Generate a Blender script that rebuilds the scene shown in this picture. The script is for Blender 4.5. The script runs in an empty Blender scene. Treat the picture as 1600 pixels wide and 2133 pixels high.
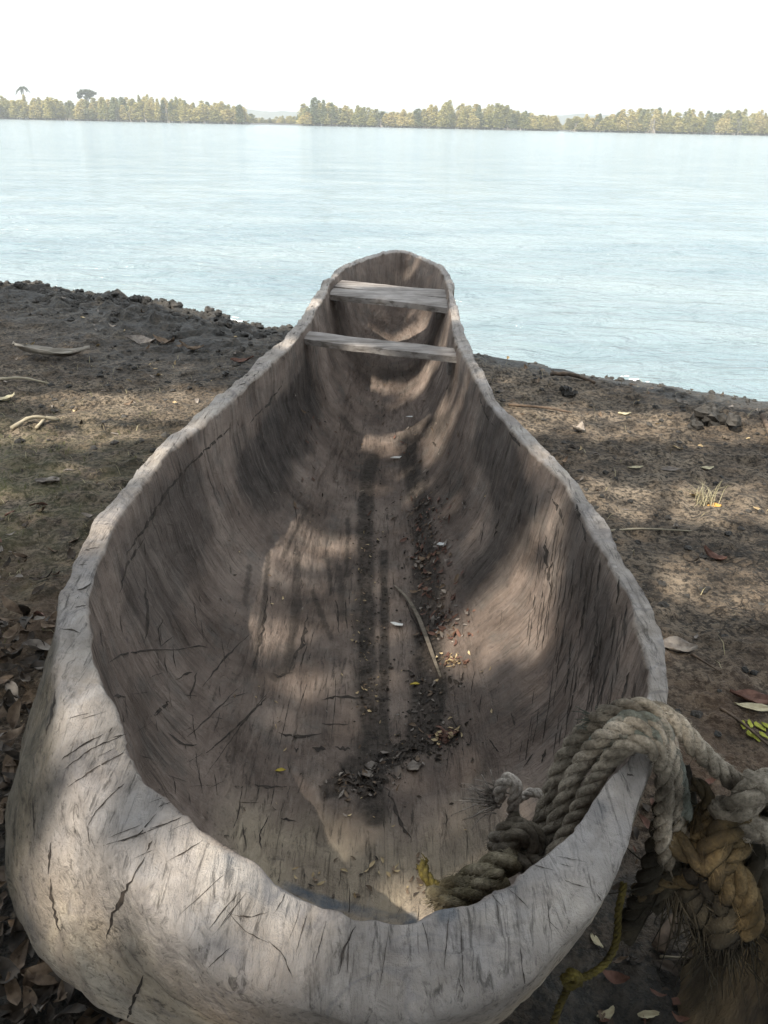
import bpy, math, random
import numpy as np
from mathutils import Vector, Matrix
from mathutils.bvhtree import BVHTree

R = math.radians
rng = random.Random(7)
nrg = np.random.default_rng(11)
scene = bpy.context.scene
col = scene.collection

# ------------------------------------------------------------------ camera
HC = 1.17                                   # camera height above the mud
FPX = 1673.0                                # focal length in photo pixels (photo 1600 x 2133)
PITCH = math.atan((1066.5 - 257) / FPX)
ROLL = R(1.25)
cd = bpy.data.cameras.new('camera'); cam = bpy.data.objects.new('camera', cd); col.objects.link(cam)
cam.location = (0, 0, HC)
CM = (Matrix.Rotation(R(90) - PITCH, 3, 'X') @ Matrix.Rotation(ROLL, 3, 'Z'))
cam.rotation_euler = CM.to_euler()
cd.sensor_fit = 'VERTICAL'; cd.sensor_height = 36; cd.lens = FPX / 2133 * 36
cd.clip_start = 0.02; cd.clip_end = 9000
scene.camera = cam

# ------------------------------------------------------------------ world, sun, exposure
SUN_EL, SUN_AZ = R(52), R(222)              # azimuth clockwise from +Y: behind the camera, to the left
sd = Vector((math.sin(SUN_AZ) * math.cos(SUN_EL), math.cos(SUN_AZ) * math.cos(SUN_EL), math.sin(SUN_EL)))
w = bpy.data.worlds.new("World"); scene.world = w; w.use_nodes = True
nt = w.node_tree; nt.nodes.clear()
def wn(t, **k):
    n = nt.nodes.new(t)
    for a, b in k.items(): setattr(n, a, b)
    return n
out = wn('ShaderNodeOutputWorld'); bg = wn('ShaderNodeBackground')
sky = wn('ShaderNodeTexSky', sky_type='NISHITA', sun_disc=False, sun_elevation=SUN_EL, sun_rotation=SUN_AZ)
sky.air_density = 1.0; sky.dust_density = 1.0; sky.ozone_density = 1.5
tc = wn('ShaderNodeTexCoord'); mp = wn('ShaderNodeMapping'); mp.inputs['Scale'].default_value = (1.2, 1.2, 4.5)
mp.inputs['Location'].default_value = (0.35, 0.1, 0.2)
no = wn('ShaderNodeTexNoise'); no.inputs['Scale'].default_value = 2.1; no.inputs['Detail'].default_value = 6; no.inputs['Roughness'].default_value = 0.55
rp = wn('ShaderNodeValToRGB'); rp.color_ramp.elements[0].position = 0.34; rp.color_ramp.elements[0].color = (0.35,)*3 + (1,)
rp.color_ramp.elements[1].position = 0.60; rp.color_ramp.elements[1].color = (0.95,)*3 + (1,)
mx = wn('ShaderNodeMixRGB'); mx.inputs['Color2'].default_value = (8.9, 9.5, 9.8, 1)
nt.links.new(tc.outputs['Generated'], mp.inputs['Vector']); nt.links.new(mp.outputs['Vector'], no.inputs['Vector'])
nt.links.new(no.outputs['Fac'], rp.inputs['Fac']); nt.links.new(rp.outputs['Color'], mx.inputs['Fac'])
nt.links.new(sky.outputs['Color'], mx.inputs['Color1']); nt.links.new(mx.outputs['Color'], bg.inputs['Color'])
bg.inputs['Strength'].default_value = 0.10
nt.links.new(bg.outputs['Background'], out.inputs['Surface'])
sl = bpy.data.lights.new('sun', 'SUN'); sl.energy = 4.8; sl.angle = R(0.6); sl.color = (1.0, 0.93, 0.82)
so = bpy.data.objects.new('sun', sl); col.objects.link(so); so.rotation_euler = sd.to_track_quat('Z', 'Y').to_euler()
scene.view_settings.view_transform = 'Standard'; scene.view_settings.look = 'None'
scene.view_settings.gamma = 1; scene.view_settings.use_curve_mapping = False
scene.view_settings.exposure = 1.07

# ------------------------------------------------------------------ helpers
def ray(px, py):
    """direction in the world through a place of the photograph"""
    v = Vector(((px - 800) / FPX, (1066.5 - py) / FPX, -1.0))
    return (CM @ v)
def atz(px, py, z):
    d = ray(px, py); t = (z - HC) / d.z
    return Vector((d.x * t, d.y * t, z))
def atd(px, py, depth):
    return Vector((0, 0, HC)) + ray(px, py) * depth

def _hash(ix, iy, iz, seed):
    n = (ix.astype(np.int64) * 374761393 + iy.astype(np.int64) * 668265263 + iz.astype(np.int64) * 2147483647 + seed * 974711) & 0x7fffffff
    n = (n ^ (n >> 13)) * 1274126177 & 0x7fffffff
    n = (n ^ (n >> 16)) * 668265263 & 0x7fffffff
    return ((n ^ (n >> 15)) & 0xffff) / 65535.0
def vnoise(x, y, z=None, seed=0):
    x = np.asarray(x, float); y = np.asarray(y, float)
    z = np.zeros_like(x) if z is None else np.asarray(z, float) + np.zeros_like(x)
    ix, iy, iz = np.floor(x), np.floor(y), np.floor(z)
    fx, fy, fz = x - ix, y - iy, z - iz
    fx, fy, fz = [f * f * f * (f * (f * 6 - 15) + 10) for f in (fx, fy, fz)]
    r = 0
    for a in (0, 1):
        for b in (0, 1):
            for c in (0, 1):
                r = r + _hash(ix + a, iy + b, iz + c, seed) * (fx if a else 1 - fx) * (fy if b else 1 - fy) * (fz if c else 1 - fz)
    return r * 2 - 1
def fbm(x, y, z=None, seed=0, o=4):
    r = 0; a = 1.0; s = 1.0; t = 0
    for k in range(o):
        r = r + a * vnoise(np.asarray(x) * s, np.asarray(y) * s, None if z is None else np.asarray(z) * s, seed + k * 17)
        t += a; a *= 0.5; s *= 2.03
    return r / t
def sstep(a, b, x):
    t = np.clip((x - a) / (b - a), 0, 1); return t * t * (3 - 2 * t)

def mesh_np(name, V, F, mat=None, parent=None, smooth=True, attrs=None, mats=None, midx=None):
    """V: n x 3 array; F: list or m x k array of faces (k fixed)"""
    me = bpy.data.meshes.new(name)
    V = np.asarray(V, float)
    if isinstance(F, np.ndarray):
        me.vertices.add(len(V)); me.vertices.foreach_set('co', V.ravel())
        k = F.shape[1]
        me.loops.add(F.size); me.loops.foreach_set('vertex_index', F.ravel().astype(np.int32))
        me.polygons.add(len(F)); me.polygons.foreach_set('loop_start', (np.arange(len(F)) * k).astype(np.int32))
        me.update(calc_edges=True)
    else:
        me.from_pydata([tuple(v) for v in V], [], F)
    if attrs:
        for n, a in attrs.items():
            at = me.attributes.new(n, 'FLOAT', 'POINT'); at.data.foreach_set('value', np.asarray(a, np.float32).ravel())
    for m in (mats or ([mat] if mat else [])): me.materials.append(m)
    if midx is not None: me.polygons.foreach_set('material_index', np.asarray(midx, np.int32))
    me.polygons.foreach_set('use_smooth', np.full(len(me.polygons), smooth))
    me.validate(); me.update()
    o = bpy.data.objects.new(name, me); col.objects.link(o)
    if parent: o.parent = parent
    return o
def tag(o, label=None, cat=None, group=None, kind=None):
    if label: o['label'] = label
    if cat: o['category'] = cat
    if group: o['group'] = group
    if kind: o['kind'] = kind
    return o
def empty(name, loc=(0, 0, 0)):
    o = bpy.data.objects.new(name, None); o.empty_display_size = 0.1; col.objects.link(o); o.location = loc
    return o
class MB:
    """collects shapes into one mesh (world coordinates)"""
    def __init__(s): s.v = []; s.f = []; s.m = []
    def add(s, vs, fs, m=0):
        b = len(s.v); s.v += [tuple(v) for v in vs]; s.f += [tuple(i + b for i in f) for f in fs]; s.m += [m] * len(fs)
    def build(s, name, mats, parent=None, smooth=True, origin=None):
        v = np.array(s.v, float)
        if origin is not None: v = v - np.array(origin)
        if not isinstance(mats, (list, tuple)): mats = [mats]
        return mesh_np(name, v, s.f, None, parent, smooth, None, mats, s.m)

# ---- node material helper
class Mat:
    def __init__(s, name, rough=0.8, spec=0.3):
        s.m = bpy.data.materials.new(name); s.m.use_nodes = True; s.t = s.m.node_tree; s.t.nodes.clear()
        s.o = s.n('ShaderNodeOutputMaterial'); s.b = s.n('ShaderNodeBsdfPrincipled')
        s.b.inputs['Roughness'].default_value = rough; s.b.inputs['Specular IOR Level'].default_value = spec
        s.l(s.b.outputs[0], s.o.inputs['Surface']); s.co = s.n('ShaderNodeTexCoord').outputs['Object']
    def n(s, t, **k):
        n = s.t.nodes.new(t)
        for a, b in k.items(): setattr(n, a, b)
        return n
    def l(s, a, b): s.t.links.new(a, b)
    def noise(s, scale, detail=4, rough=0.55, stretch=(1, 1, 1), rot=(0, 0, 0), dist=0.0, off=(0, 0, 0)):
        mp = s.n('ShaderNodeMapping'); mp.inputs['Scale'].default_value = stretch; mp.inputs['Rotation'].default_value = rot; mp.inputs['Location'].default_value = off
        s.l(s.co, mp.inputs['Vector'])
        n = s.n('ShaderNodeTexNoise'); n.inputs['Scale'].default_value = scale; n.inputs['Detail'].default_value = detail
        n.inputs['Roughness'].default_value = rough; n.inputs['Distortion'].default_value = dist
        s.l(mp.outputs[0], n.inputs['Vector']); return n.outputs['Fac']
    def ramp(s, fac, stops):
        r = s.n('ShaderNodeValToRGB'); e = r.color_ramp.elements
        while len(e) < len(stops): e.new(0.5)
        for k, (p, c) in enumerate(stops):
            e[k].position = p; e[k].color = (c if hasattr(c, '__len__') else (c, c, c)) + (1,) if not hasattr(c, '__len__') or len(c) == 3 else c
        s.l(fac, r.inputs['Fac']); return r.outputs['Color']
    def mix(s, fac, a, b, mode='MIX'):
        m = s.n('ShaderNodeMixRGB', blend_type=mode)
        for i, x in ((0, fac), (1, a), (2, b)):
            if isinstance(x, (int, float)): m.inputs[i].default_value = x if i == 0 else (x, x, x, 1)
            elif isinstance(x, tuple): m.inputs[i].default_value = x + (1,)
            else: s.l(x, m.inputs[i])
        return m.outputs[0]
    def math(s, op, a, b=0.0, c=0.0, clamp=False):
        m = s.n('ShaderNodeMath', operation=op, use_clamp=clamp)
        for i, x in enumerate((a, b, c)):
            if isinstance(x, (int, float)): m.inputs[i].default_value = x
            else: s.l(x, m.inputs[i])
        return m.outputs[0]
    def attr(s, name): return s.n('ShaderNodeAttribute', attribute_name=name).outputs['Fac']
    def color(s, c):
        if isinstance(c, tuple): s.b.inputs['Base Color'].default_value = c + (1,)
        else: s.l(c, s.b.inputs['Base Color'])
        return s
    def bump(s, h, strength=0.5, dist=0.01):
        b = s.n('ShaderNodeBump'); b.inputs['Strength'].default_value = strength; b.inputs['Distance'].default_value = dist
        s.l(h, b.inputs['Height']); s.l(b.outputs[0], s.b.inputs['Normal']); return s

def simple_mat(name, c1, c2, scale=20, rough=0.85, stretch=(1, 1, 1), bump=0.4, bd=0.003, trans=0.0):
    m = Mat(name, rough); f = m.noise(scale, 5, 0.6, stretch)
    m.color(m.ramp(f, [(0.35, c1), (0.65, c2)])).bump(f, bump, bd)
    return m.m

# ------------------------------------------------------------------ ground
WZ = -0.10
SH = [atz(px, py, WZ) for px, py in ((0, 600), (100, 606), (200, 620), (300, 634), (420, 660), (520, 680), (600, 690), (800, 712), (1000, 742), (1100, 756), (1200, 775), (1300, 797), (1400, 816), (1500, 832), (1600, 846))]
shx = np.array([p.x for p in SH]); shy = np.array([p.y for p in SH])
o_ = np.argsort(shx); shx = shx[o_]; shy = shy[o_]
sl0 = (shy[3] - shy[0]) / (shx[3] - shx[0]); sl1 = (shy[-1] - shy[-4]) / (shx[-1] - shx[-4])
shx = np.concatenate([[shx[0] - 400], [shx[0] - 8], shx, [shx[-1] + 6], [shx[-1] + 400]])
shy = np.concatenate([[shy[0] + 10], [shy[0] - 6 * sl0], shy, [shy[-1] + 4 * sl1], [shy[-1] + 4 * sl1 - 20]])
FAR = 300.0
def gheight(x, y):
    x = np.asarray(x, float); y = np.asarray(y, float)
    ys = np.interp(x, shx, shy)
    near = np.exp(-(np.abs(x) / 30) ** 2)
    wob = 0.10 * fbm(x * 2.2, y * 2.2, seed=3, o=3) + 0.05 * fbm(x * 9, y * 9, seed=5, o=2)
    d = (ys - y) * 0.9 + wob * near
    land = WZ + 0.012 + 0.085 * sstep(0, 0.75, d) + 0.02 * sstep(0.02, 0.12, d)
    # clods: a broken edge of dark lumps near the water, rough mud elsewhere
    cl = np.maximum(0, fbm(x * 9, y * 9, seed=21, o=4)) ** 0.8
    edge = sstep(0.0, 0.15, d) * (1 - sstep(0.5, 1.6, d))
    lft = 1 - sstep(-1.6, 0.4, x)
    land = land + cl * edge * (0.055 * lft + 0.02) * near + 0.07 * lft * edge * np.maximum(0, fbm(x * 3.5, y * 3.5, seed=31, o=6)) * near
    land = land + near * sstep(0.1, 0.5, d) * (0.018 * fbm(x * 3.0, y * 3.0, seed=40, o=6) + 0.015 * fbm(x * 15, y * 17, seed=44, o=5)
           + 0.012 * sstep(0.15, 0.5, fbm(x * 12, y * 16, seed=47, o=3)))
    sea = WZ - 0.02 - 0.10 * np.minimum(-np.minimum(d, 0), 15)
    z = np.where(d > 0, land, sea)
    far = sstep(FAR - 6, FAR + 3, y) * 1.6 + sstep(FAR + 20, FAR + 900, y) * 1.2
    z = np.where(y > 100, WZ - 0.02 - 1.5 + far * 1.15, z)
    return z
def axis_pts(lo, hi, fine0, fine1, step, grow=1.22):
    a = list(np.arange(fine0, fine1 + 1e-6, step)); s = step; v = fine0
    left = []
    while v > lo: s *= grow; v -= s; left.append(v)
    s = step; v = fine1; right = []
    while v < hi: s *= grow; v += s; right.append(v)
    return np.array(left[::-1] + a + right)
gx = axis_pts(-2500, 2500, -3.8, 3.4, 0.0125, 1.16)
gy = axis_pts(-600, 3200, 0.3, 7.4, 0.0125, 1.16)
GX, GY = np.meshgrid(gx, gy)
GZ = gheight(GX, GY)
def grid_faces(nr, nc):
    i = np.arange(nr * nc).reshape(nr, nc)
    return np.stack([i[:-1, :-1], i[:-1, 1:], i[1:, 1:], i[1:, :-1]], -1).reshape(-1, 4)
gys = np.interp(GX, shx, shy)
gd = (gys - GY) * 0.9

m = Mat('mud', 0.9, 0.25)
big = m.noise(0.9, 5, 0.6, off=(3, 1, 0)); med = m.noise(7, 6, 0.65); fine = m.noise(60, 5, 0.7); speck = m.noise(150, 3, 0.6)
c = m.ramp(m.mix(0.45, big, med), [(0.36, (0.075, 0.055, 0.038)), (0.50, (0.155, 0.118, 0.084)), (0.64, (0.28, 0.225, 0.165))])
c = m.mix(m.ramp(fine, [(0.42, 0.9), (0.54, 0.0)]), c, (0.022, 0.018, 0.014))
mid_ = m.noise(20, 6, 0.75, (1, 1.5, 1), off=(3, 5, 1)); c = m.mix(m.ramp(mid_, [(0.38, 0.85), (0.50, 0.0)]), c, (0.04, 0.034, 0.028))
c = m.mix(m.ramp(speck, [(0.62, 0.0), (0.72, 0.6)]), c, (0.34, 0.29, 0.22))
grs = m.math('MULTIPLY', m.attr('grass'), m.ramp(m.noise(11, 5, 0.7), [(0.35, 0.0), (0.62, 0.9)]))
c = m.mix(grs, c, (0.085, 0.088, 0.034))
red = m.math('MULTIPLY', m.attr('red'), m.ramp(m.noise(5, 4, 0.6), [(0.35, 0.1), (0.6, 0.8)]))
c = m.mix(red, c, (0.13, 0.078, 0.048))
wet = m.attr('wet')
c = m.mix(m.math('MULTIPLY', wet, 0.85), c, m.ramp(med, [(0.35, (0.012, 0.013, 0.012)), (0.65, (0.048, 0.049, 0.046))]))
vor = m.n('ShaderNodeTexVoronoi', feature='DISTANCE_TO_EDGE'); vor.inputs['Scale'].default_value = 22
wv = m.n('ShaderNodeVectorMath', operation='ADD'); nz = m.n('ShaderNodeTexNoise'); nz.inputs['Scale'].default_value = 9
m.l(m.co, nz.inputs['Vector']); sc_ = m.n('ShaderNodeVectorMath', operation='SCALE'); sc_.inputs['Scale'].default_value = 0.12
m.l(nz.outputs['Color'], sc_.inputs[0]); m.l(m.co, wv.inputs[0]); m.l(sc_.outputs[0], wv.inputs[1]); m.l(wv.outputs[0], vor.inputs['Vector'])
crk = m.math('MULTIPLY', m.math('MULTIPLY', m.ramp(vor.outputs['Distance'], [(0.01, 0.9), (0.05, 0.0)]), m.ramp(m.noise(6, 3), [(0.42, 0.0), (0.6, 0.8)])), m.attr('cracked'))
c = m.mix(m.math('MULTIPLY', crk, 0.8), c, (0.025, 0.022, 0.018))
m.color(c)
hgt = m.math('ADD', m.math('MULTIPLY', fine, 0.5), m.math('MULTIPLY', med, 1.2))
hgt = m.math('ADD', hgt, m.math('MULTIPLY', speck, 0.18)); hgt = m.math('SUBTRACT', hgt, m.math('MULTIPLY', crk, 0.5))
m.bump(hgt, 1.0, 0.035)
m.l(m.math('SUBTRACT', 0.95, m.math('MULTIPLY', wet, 0.45)), m.b.inputs['Roughness'])
wetDarkA = (1 - sstep(0.15, 0.9, gd + 0.25 * fbm(GX * 3, GY * 3, seed=8))) * 0.9
wetDarkA = np.maximum(wetDarkA, 0.9 * (1 - sstep(0.75, 1.05, GY + 0.25 * fbm(GX * 4, GY * 4, seed=61))) * sstep(0.1, 0.3, GX)); wetDarkA = np.maximum(wetDarkA, 0.8 * (1 - sstep(0.9, 1.3, GY)) * (1 - sstep(-.4, -.2, GX)))  # also darkens the mud in both near corners
wetDarkA = np.maximum(wetDarkA, 0.85 * (1 - sstep(0.8, 2.1, gd + 0.5 * fbm(GX * 2, GY * 2, seed=9))) * (1 - sstep(-1.0, 0.2, GX)))
gA = np.exp(-(((GX + 2.1) / 1.1) ** 2 + ((GY - 2.3) / 0.75) ** 2)) * 1.3
rA = np.exp(-(((GX + 1.5) / 0.9) ** 2 + ((GY - 1.6) / 0.45) ** 2)) + np.exp(-(((GX - 1.0) / 0.6) ** 2 + ((GY - 1.2) / 0.35) ** 2))
cA = sstep(0.35, 0.8, np.exp(-(((GX - 1.35) / 0.75) ** 2 + ((GY - 1.9) / 0.55) ** 2)))
ground = mesh_np('ground', np.stack([GX, GY, GZ], -1).reshape(-1, 3), grid_faces(len(gy), len(gx)), m.m,
                 attrs={'wet': wetDarkA, 'grass': np.clip(gA, 0, 1), 'red': np.clip(rA, 0, 1), 'cracked': cA})
tag(ground, kind='structure')
gbvh = BVHTree.FromPolygons([Vector(v) for v in np.stack([GX, GY, GZ], -1)[20:, :].reshape(-1, 3)[:1]] or [Vector((0,0,0))], []) if False else None
def gz(x, y): return float(gheight(np.array([x]), np.array([y]))[0])
def gpt(px, py):
    z = 0.0
    for _ in range(4):
        p = atz(px, py, z); z = gz(p.x, p.y)
    return Vector((p.x, p.y, z))

# ------------------------------------------------------------------ water
wx = axis_pts(-2500, 2500, -7, 8, 0.035, 1.10); wy = axis_pts(2.0, FAR + 12, 2.6, 11, 0.035, 1.05)
WX, WY = np.meshgrid(wx, wy)
fade = np.exp(-np.maximum(WY - 10, 0) / 14) * np.exp(-np.maximum(np.abs(WX) - 7, 0) / 6)
dsh = WY - np.interp(WX, shx, shy)
WZZ = WZ + fade * sstep(-0.2, 0.8, dsh) * (0.020 * fbm(WX * 1.3 + 2, WY * 2.6, seed=70, o=3) + 0.009 * fbm(WX * 4, WY * 8.5, seed=77, o=3))
m = Mat('river_water', 0.12, 0.5)
m.b.inputs['IOR'].default_value = 1.33
turb = m.noise(0.35, 3, 0.5, (1, 2.2, 1))
m.color(m.ramp(turb, [(0.35, (0.15, 0.205, 0.225)), (0.65, (0.21, 0.26, 0.27))]))
r1 = m.noise(1.7, 4, 0.6, (1, 1.9, 1), dist=0.6); r2 = m.noise(8, 4, 0.65, (1, 2.0, 1), dist=0.5); r3 = m.noise(0.5, 3, 0.5, (1, 1.9, 1))
m.bump(m.math('ADD', m.math('ADD', m.math('MULTIPLY', r1, 2.1), m.math('MULTIPLY', r2, 0.35)), m.math('MULTIPLY', r3, 1.4)), 0.8, 0.12)
water = mesh_np('water', np.stack([WX, WY, WZZ], -1).reshape(-1, 3), grid_faces(len(wy), len(wx)), m.m)
tag(water, kind='structure')

# ------------------------------------------------------------------ dugout canoe
# rim places: (outer x, y), (inner x, y), rim height; clockwise from the far tip
RIM = [((838,516),(838,525),.560), ((872,524),(868,534),.560), ((900,535),(893,545),.558), ((924,552),(916,561),.556), ((940,578),(930,586),.553),
 ((948,612),(935,620),.549), ((956,648),(939,655),.545), ((966,690),(948,698),.541), ((981,731),(964,738),.537), ((999,765),(982,772),.534),
 ((1013,792),(995,800),.532), ((1040,836),(1022,842),.528), ((1084,883),(1060,888),.525), ((1140,942),(1114,947),.522), ((1194,1005),(1171,1008),.520),
 ((1261,1086),(1222,1088),.520), ((1303,1168),(1263,1168),.520), ((1350,1249),(1312,1249),.520), ((1381,1330),(1332,1328),.520), ((1392,1391),(1350,1389),.520),
 ((1394,1452),(1352,1450),.518), ((1384,1515),(1338,1510),.513), ((1366,1575),(1308,1575),.508), ((1352,1634),(1254,1632),.505), ((1335,1690),(1214,1690),.503),
 ((1312,1745),(1175,1738),.502), ((1285,1810),(1131,1778),.502), ((1240,1885),(1084,1822),.502), ((1170,1965),(1048,1846),.502), ((1085,2035),(986,1871),.502),
 ((980,2085),(900,1896),.502), ((860,2110),(845,1905),.502), ((740,2105),(738,1896),.502), ((620,2075),(662,1872),.503), ((520,2030),(608,1852),.505),
 ((440,1985),(558,1822),.508), ((375,1940),(520,1793),.510), ((318,1890),(474,1770),.512), ((262,1830),(436,1732),.515), ((215,1765),(396,1697),.517),
 ((176,1700),(328,1633),.518), ((146,1625),(284,1583),.520), ((128,1520),(249,1489),.520), ((117,1430),(222,1438),.520), ((113,1353),(194,1366),.520),
 ((119,1265),(184,1272),.520), ((142,1200),(197,1203),.520), ((172,1142),(217,1146),.520), ((204,1085),(240,1090),.520), ((234,1044),(266,1048),.520),
 ((270,997),(304,1000),.521), ((332,930),(361,934),.522), ((400,866),(438,868),.524), ((466,818),(500,822),.526), ((512,776),(545,780),.529),
 ((545,744),(574,748),.532), ((594,701),(622,704),.536), ((632,650),(654,655),.541), ((656,612),(674,617),.545), ((675,584),(688,590),.549),
 ((698,560),(708,568),.553), ((722,544),(731,553),.556), ((760,530),(766,540),.558), ((800,520),(802,530),.560)]
OUT = np.array([tuple(atz(a[0], a[1], z)) for a, b, z in RIM]); INN = np.array([tuple(atz(b[0], b[1], z)) for a, b, z in RIM])
def catmull(P, n_per):
    P = np.asarray(P); n = len(P); res = []
    for i in range(n):
        p0, p1, p2, p3 = P[i - 1], P[i], P[(i + 1) % n], P[(i + 2) % n]
        for k in range(n_per):
            t = k / n_per
            res.append(0.5 * ((2 * p1) + (-p0 + p2) * t + (2 * p0 - 5 * p1 + 4 * p2 - p3) * t * t + (-p0 + 3 * p1 - 3 * p2 + p3) * t ** 3))
    return np.array(res)
Oc = catmull(OUT, 24); Ic = catmull(INN, 24)
# thickness in the far part: keep at least 3 cm
d_ = Oc - Ic; L_ = np.linalg.norm(d_[:, :2], axis=1, keepdims=True)
mid = (Oc + Ic) / 2
cen = np.array([(Ic[:, 0].max() + Ic[:, 0].min()) / 2, 2.0, 0])
# resample by arc length of the mid line
seg = np.linalg.norm(np.roll(mid, -1, 0) - mid, axis=1); cum = np.concatenate([[0], np.cumsum(seg)]); TOT = cum[-1]
NT = 1500
s_ = np.linspace(0, TOT, NT, endpoint=False)
def rs(P):
    Q = np.vstack([P, P[:1]]); return np.stack([np.interp(s_, cum, Q[:, k]) for k in range(3)], -1)
O = rs(Oc); I = rs(Ic)
# chipped, hand cut edges (periodic in s_)
ang = 2 * math.pi * s_ / TOT
cx_, cy_ = np.cos(ang) * TOT / 6.283, np.sin(ang) * TOT / 6.283
nrm = (O - I); nrm[:, 2] = 0; nrm /= np.linalg.norm(nrm, axis=1, keepdims=True)
nearw = np.exp(-np.maximum(I[:, 1] - 0.3, 0) / 1.6)
ji = 0.004 * fbm(cx_ * 20, cy_ * 20, seed=90, o=4) + 0.005 * np.round(2.0 * fbm(cx_ * 6, cy_ * 6, seed=93, o=4)) / 2.0
jo = 0.005 * fbm(cx_ * 10, cy_ * 10, seed=96, o=4)
I = I + nrm * (ji * 0.9)[:, None]; O = O + nrm * jo[:, None]
jz = 0.004 * fbm(cx_ * 5, cy_ * 5, seed=97, o=3) + 0.0035 * fbm(cx_ * 25, cy_ * 25, seed=98, o=3)
jz = jz + 0.006 * np.round(2.0 * fbm(cx_ * 3.4, cy_ * 3.4, seed=198, o=2)) / 2.0
I[:, 2] += jz; O[:, 2] += jz + 0.002 * fbm(cx_ * 20, cy_ * 20, seed=99, o=2)
YN, YF = I[:, 1].min(), I[:, 1].max()
print('canoe y range', YN, YF, 'width', O[:, 0].max() - O[:, 0].min())
# centre line x as a function of y
def side_x(P, y, right):
    half = P[:NT]; idx = np.arange(NT)
    r = P[:, 0] > np.interp(P[:, 1], [YN, YF], [(P[P[:, 1].argmin(), 0]), (P[P[:, 1].argmax(), 0])])
    sel = P[r if right else ~r]; oo = np.argsort(sel[:, 1]); return np.interp(y, sel[oo, 1], sel[oo, 0])
ax_y = np.linspace(YN + 0.08, YF - 0.15, 40)
ax_x = (side_x(I, ax_y, True) + side_x(I, ax_y, False)) / 2
ax_x = np.convolve(np.pad(ax_x, 4, 'edge'), np.ones(9) / 9, 'valid')
def axis(y): return np.interp(y, ax_y, ax_x)
yk0, yk1 = YN + 0.34, YF - 0.62
ky = np.clip(I[:, 1], yk0, yk1); kx = axis(ky)
endf = np.clip((np.abs(I[:, 1] - ky)) / 0.3, 0, 1)            # 1 at the ends
farend = (I[:, 1] > 2.5) * endf
zfl = 0.10 + 0.10 * sstep(2.6, 4.0, ky)                        # floor of the hollow
NI, NR, NO = 120, 14, 60
rows = []; A_rim = []; A_in = []; A_s = []
nexp = 3.1 - 1.0 * endf + 0.0 * farend - 0.5 * sstep(2.4, 3.0, ky) * (1 - endf)
for k in range(NI):                                            # inside: keel -> rim
    s = (k / NI) ** 0.75
    x = kx + (I[:, 0] - kx) * s; y = ky + (I[:, 1] - ky) * s
    zz = zfl + (I[:, 2] - zfl) * (s ** nexp)
    # slight tumble home of the side walls: hollow wider than the mouth
    bul = 0.028 * np.sin(math.pi * np.clip((s - 0.55) / 0.45, 0, 1)) * (1 - 0.3 * endf)
    x = x + nrm[:, 0] * bul; y = y + nrm[:, 1] * bul
    rows.append(np.stack([x, y, zz], -1)); A_in.append(np.full(NT, 1.0)); A_rim.append(np.full(NT, 0.0)); A_s.append(np.full(NT, s))
for k in range(NR + 1):                                        # top of the rim
    t = k / NR
    p = I * (1 - t) + O * t
    w_ = np.linalg.norm((O - I)[:, :2], axis=1)
    p[:, 2] += 0.06 * w_ * (4 * t * (1 - t)) * (0.25 + 0.75 * sstep(0.05, 0.12, w_)) - 0.004 * ((t < 0.01) + (t > 0.99)) - 0.20 * np.maximum(w_ - 0.05, 0) * t
    rows.append(p); A_in.append(np.full(NT, 0.0 if k > 0 else 0.5)); A_rim.append(np.full(NT, 1.0)); A_s.append(np.full(NT, 1 + t))
O2 = rows[-1].copy()
lftn = (1 - sstep(-0.34, 0.02, O[:, 0])) * (1 - sstep(0.72, 1.15, O[:, 1]))
lftn = lftn * (0.25 + 0.75 * sstep(0.44, 0.74, O[:, 1]))
bb = 0.02 + 0.25 * lftn
tuck = (1 - sstep(0.45, 0.80, O[:, 1])) * (0.12 + 0.88 * sstep(-0.36, -0.02, O[:, 0]))
rgt = sstep(0.1, 0.4, O[:, 0]) * (1 - sstep(0.7, 1.2, O[:, 1]))
for k in range(1, NO + 1):                                     # outside, down to the mud
    wv_ = k / NO
    r = (1 + bb * np.sin(math.pi * min(wv_ / 0.8, 1) ** 0.95) ) * (1 - wv_ ** 3.0) ** 0.55 * (1 - 0.12 * rgt * wv_) * (1 - 0.55 * tuck * wv_ ** 1.1)
    x = kx + (O2[:, 0] - kx) * r; y = ky + (O2[:, 1] - ky) * r
    zz = O2[:, 2] + (-0.05 - O2[:, 2]) * wv_
    rows.append(np.stack([x, y, zz], -1)); A_in.append(np.full(NT, 0.0)); A_rim.append(np.full(NT, max(0, 1 - wv_ * 5))); A_s.append(np.full(NT, 2 + wv_))
P = np.array(rows)                                            # rows x NT x 3
A_in, A_rim, A_s = [np.array(a) for a in (A_in, A_rim, A_s)]
# normals by finite differences, then carve
dt = np.roll(P, -1, 1) - np.roll(P, 1, 1); dv = np.gradient(P, axis=0)
N = np.cross(dt, dv); N /= np.maximum(np.linalg.norm(N, axis=-1, keepdims=True), 1e-9)
if N[NI + 5, :, 2].mean() < 0: N = -N
X, Y, Z = P[..., 0], P[..., 1], P[..., 2]
SA = np.broadcast_to(s_, X.shape); RAD = np.clip(A_s, 0, 1) * 0.45
GCO = SA + 0.30 * np.clip((X - axis(Y)) / 0.15, -1, 1) * RAD
wallf = sstep(0.50, 0.72, A_s) * A_in
disp = 0.006 * fbm(X * 7, Y * 3.0, Z * 7, seed=120, o=4) * (1 + A_in)
disp += 0.0024 * np.where(wallf > .5, fbm(GCO * 45, RAD * 7, seed=126, o=3), fbm(X * 60, Y * 6, Z * 60, seed=125, o=3))                                   # grain along the log
disp += 0.0035 * A_in * np.abs(fbm(X * 22, Y * 9, Z * 22, seed=128, o=3))
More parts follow.
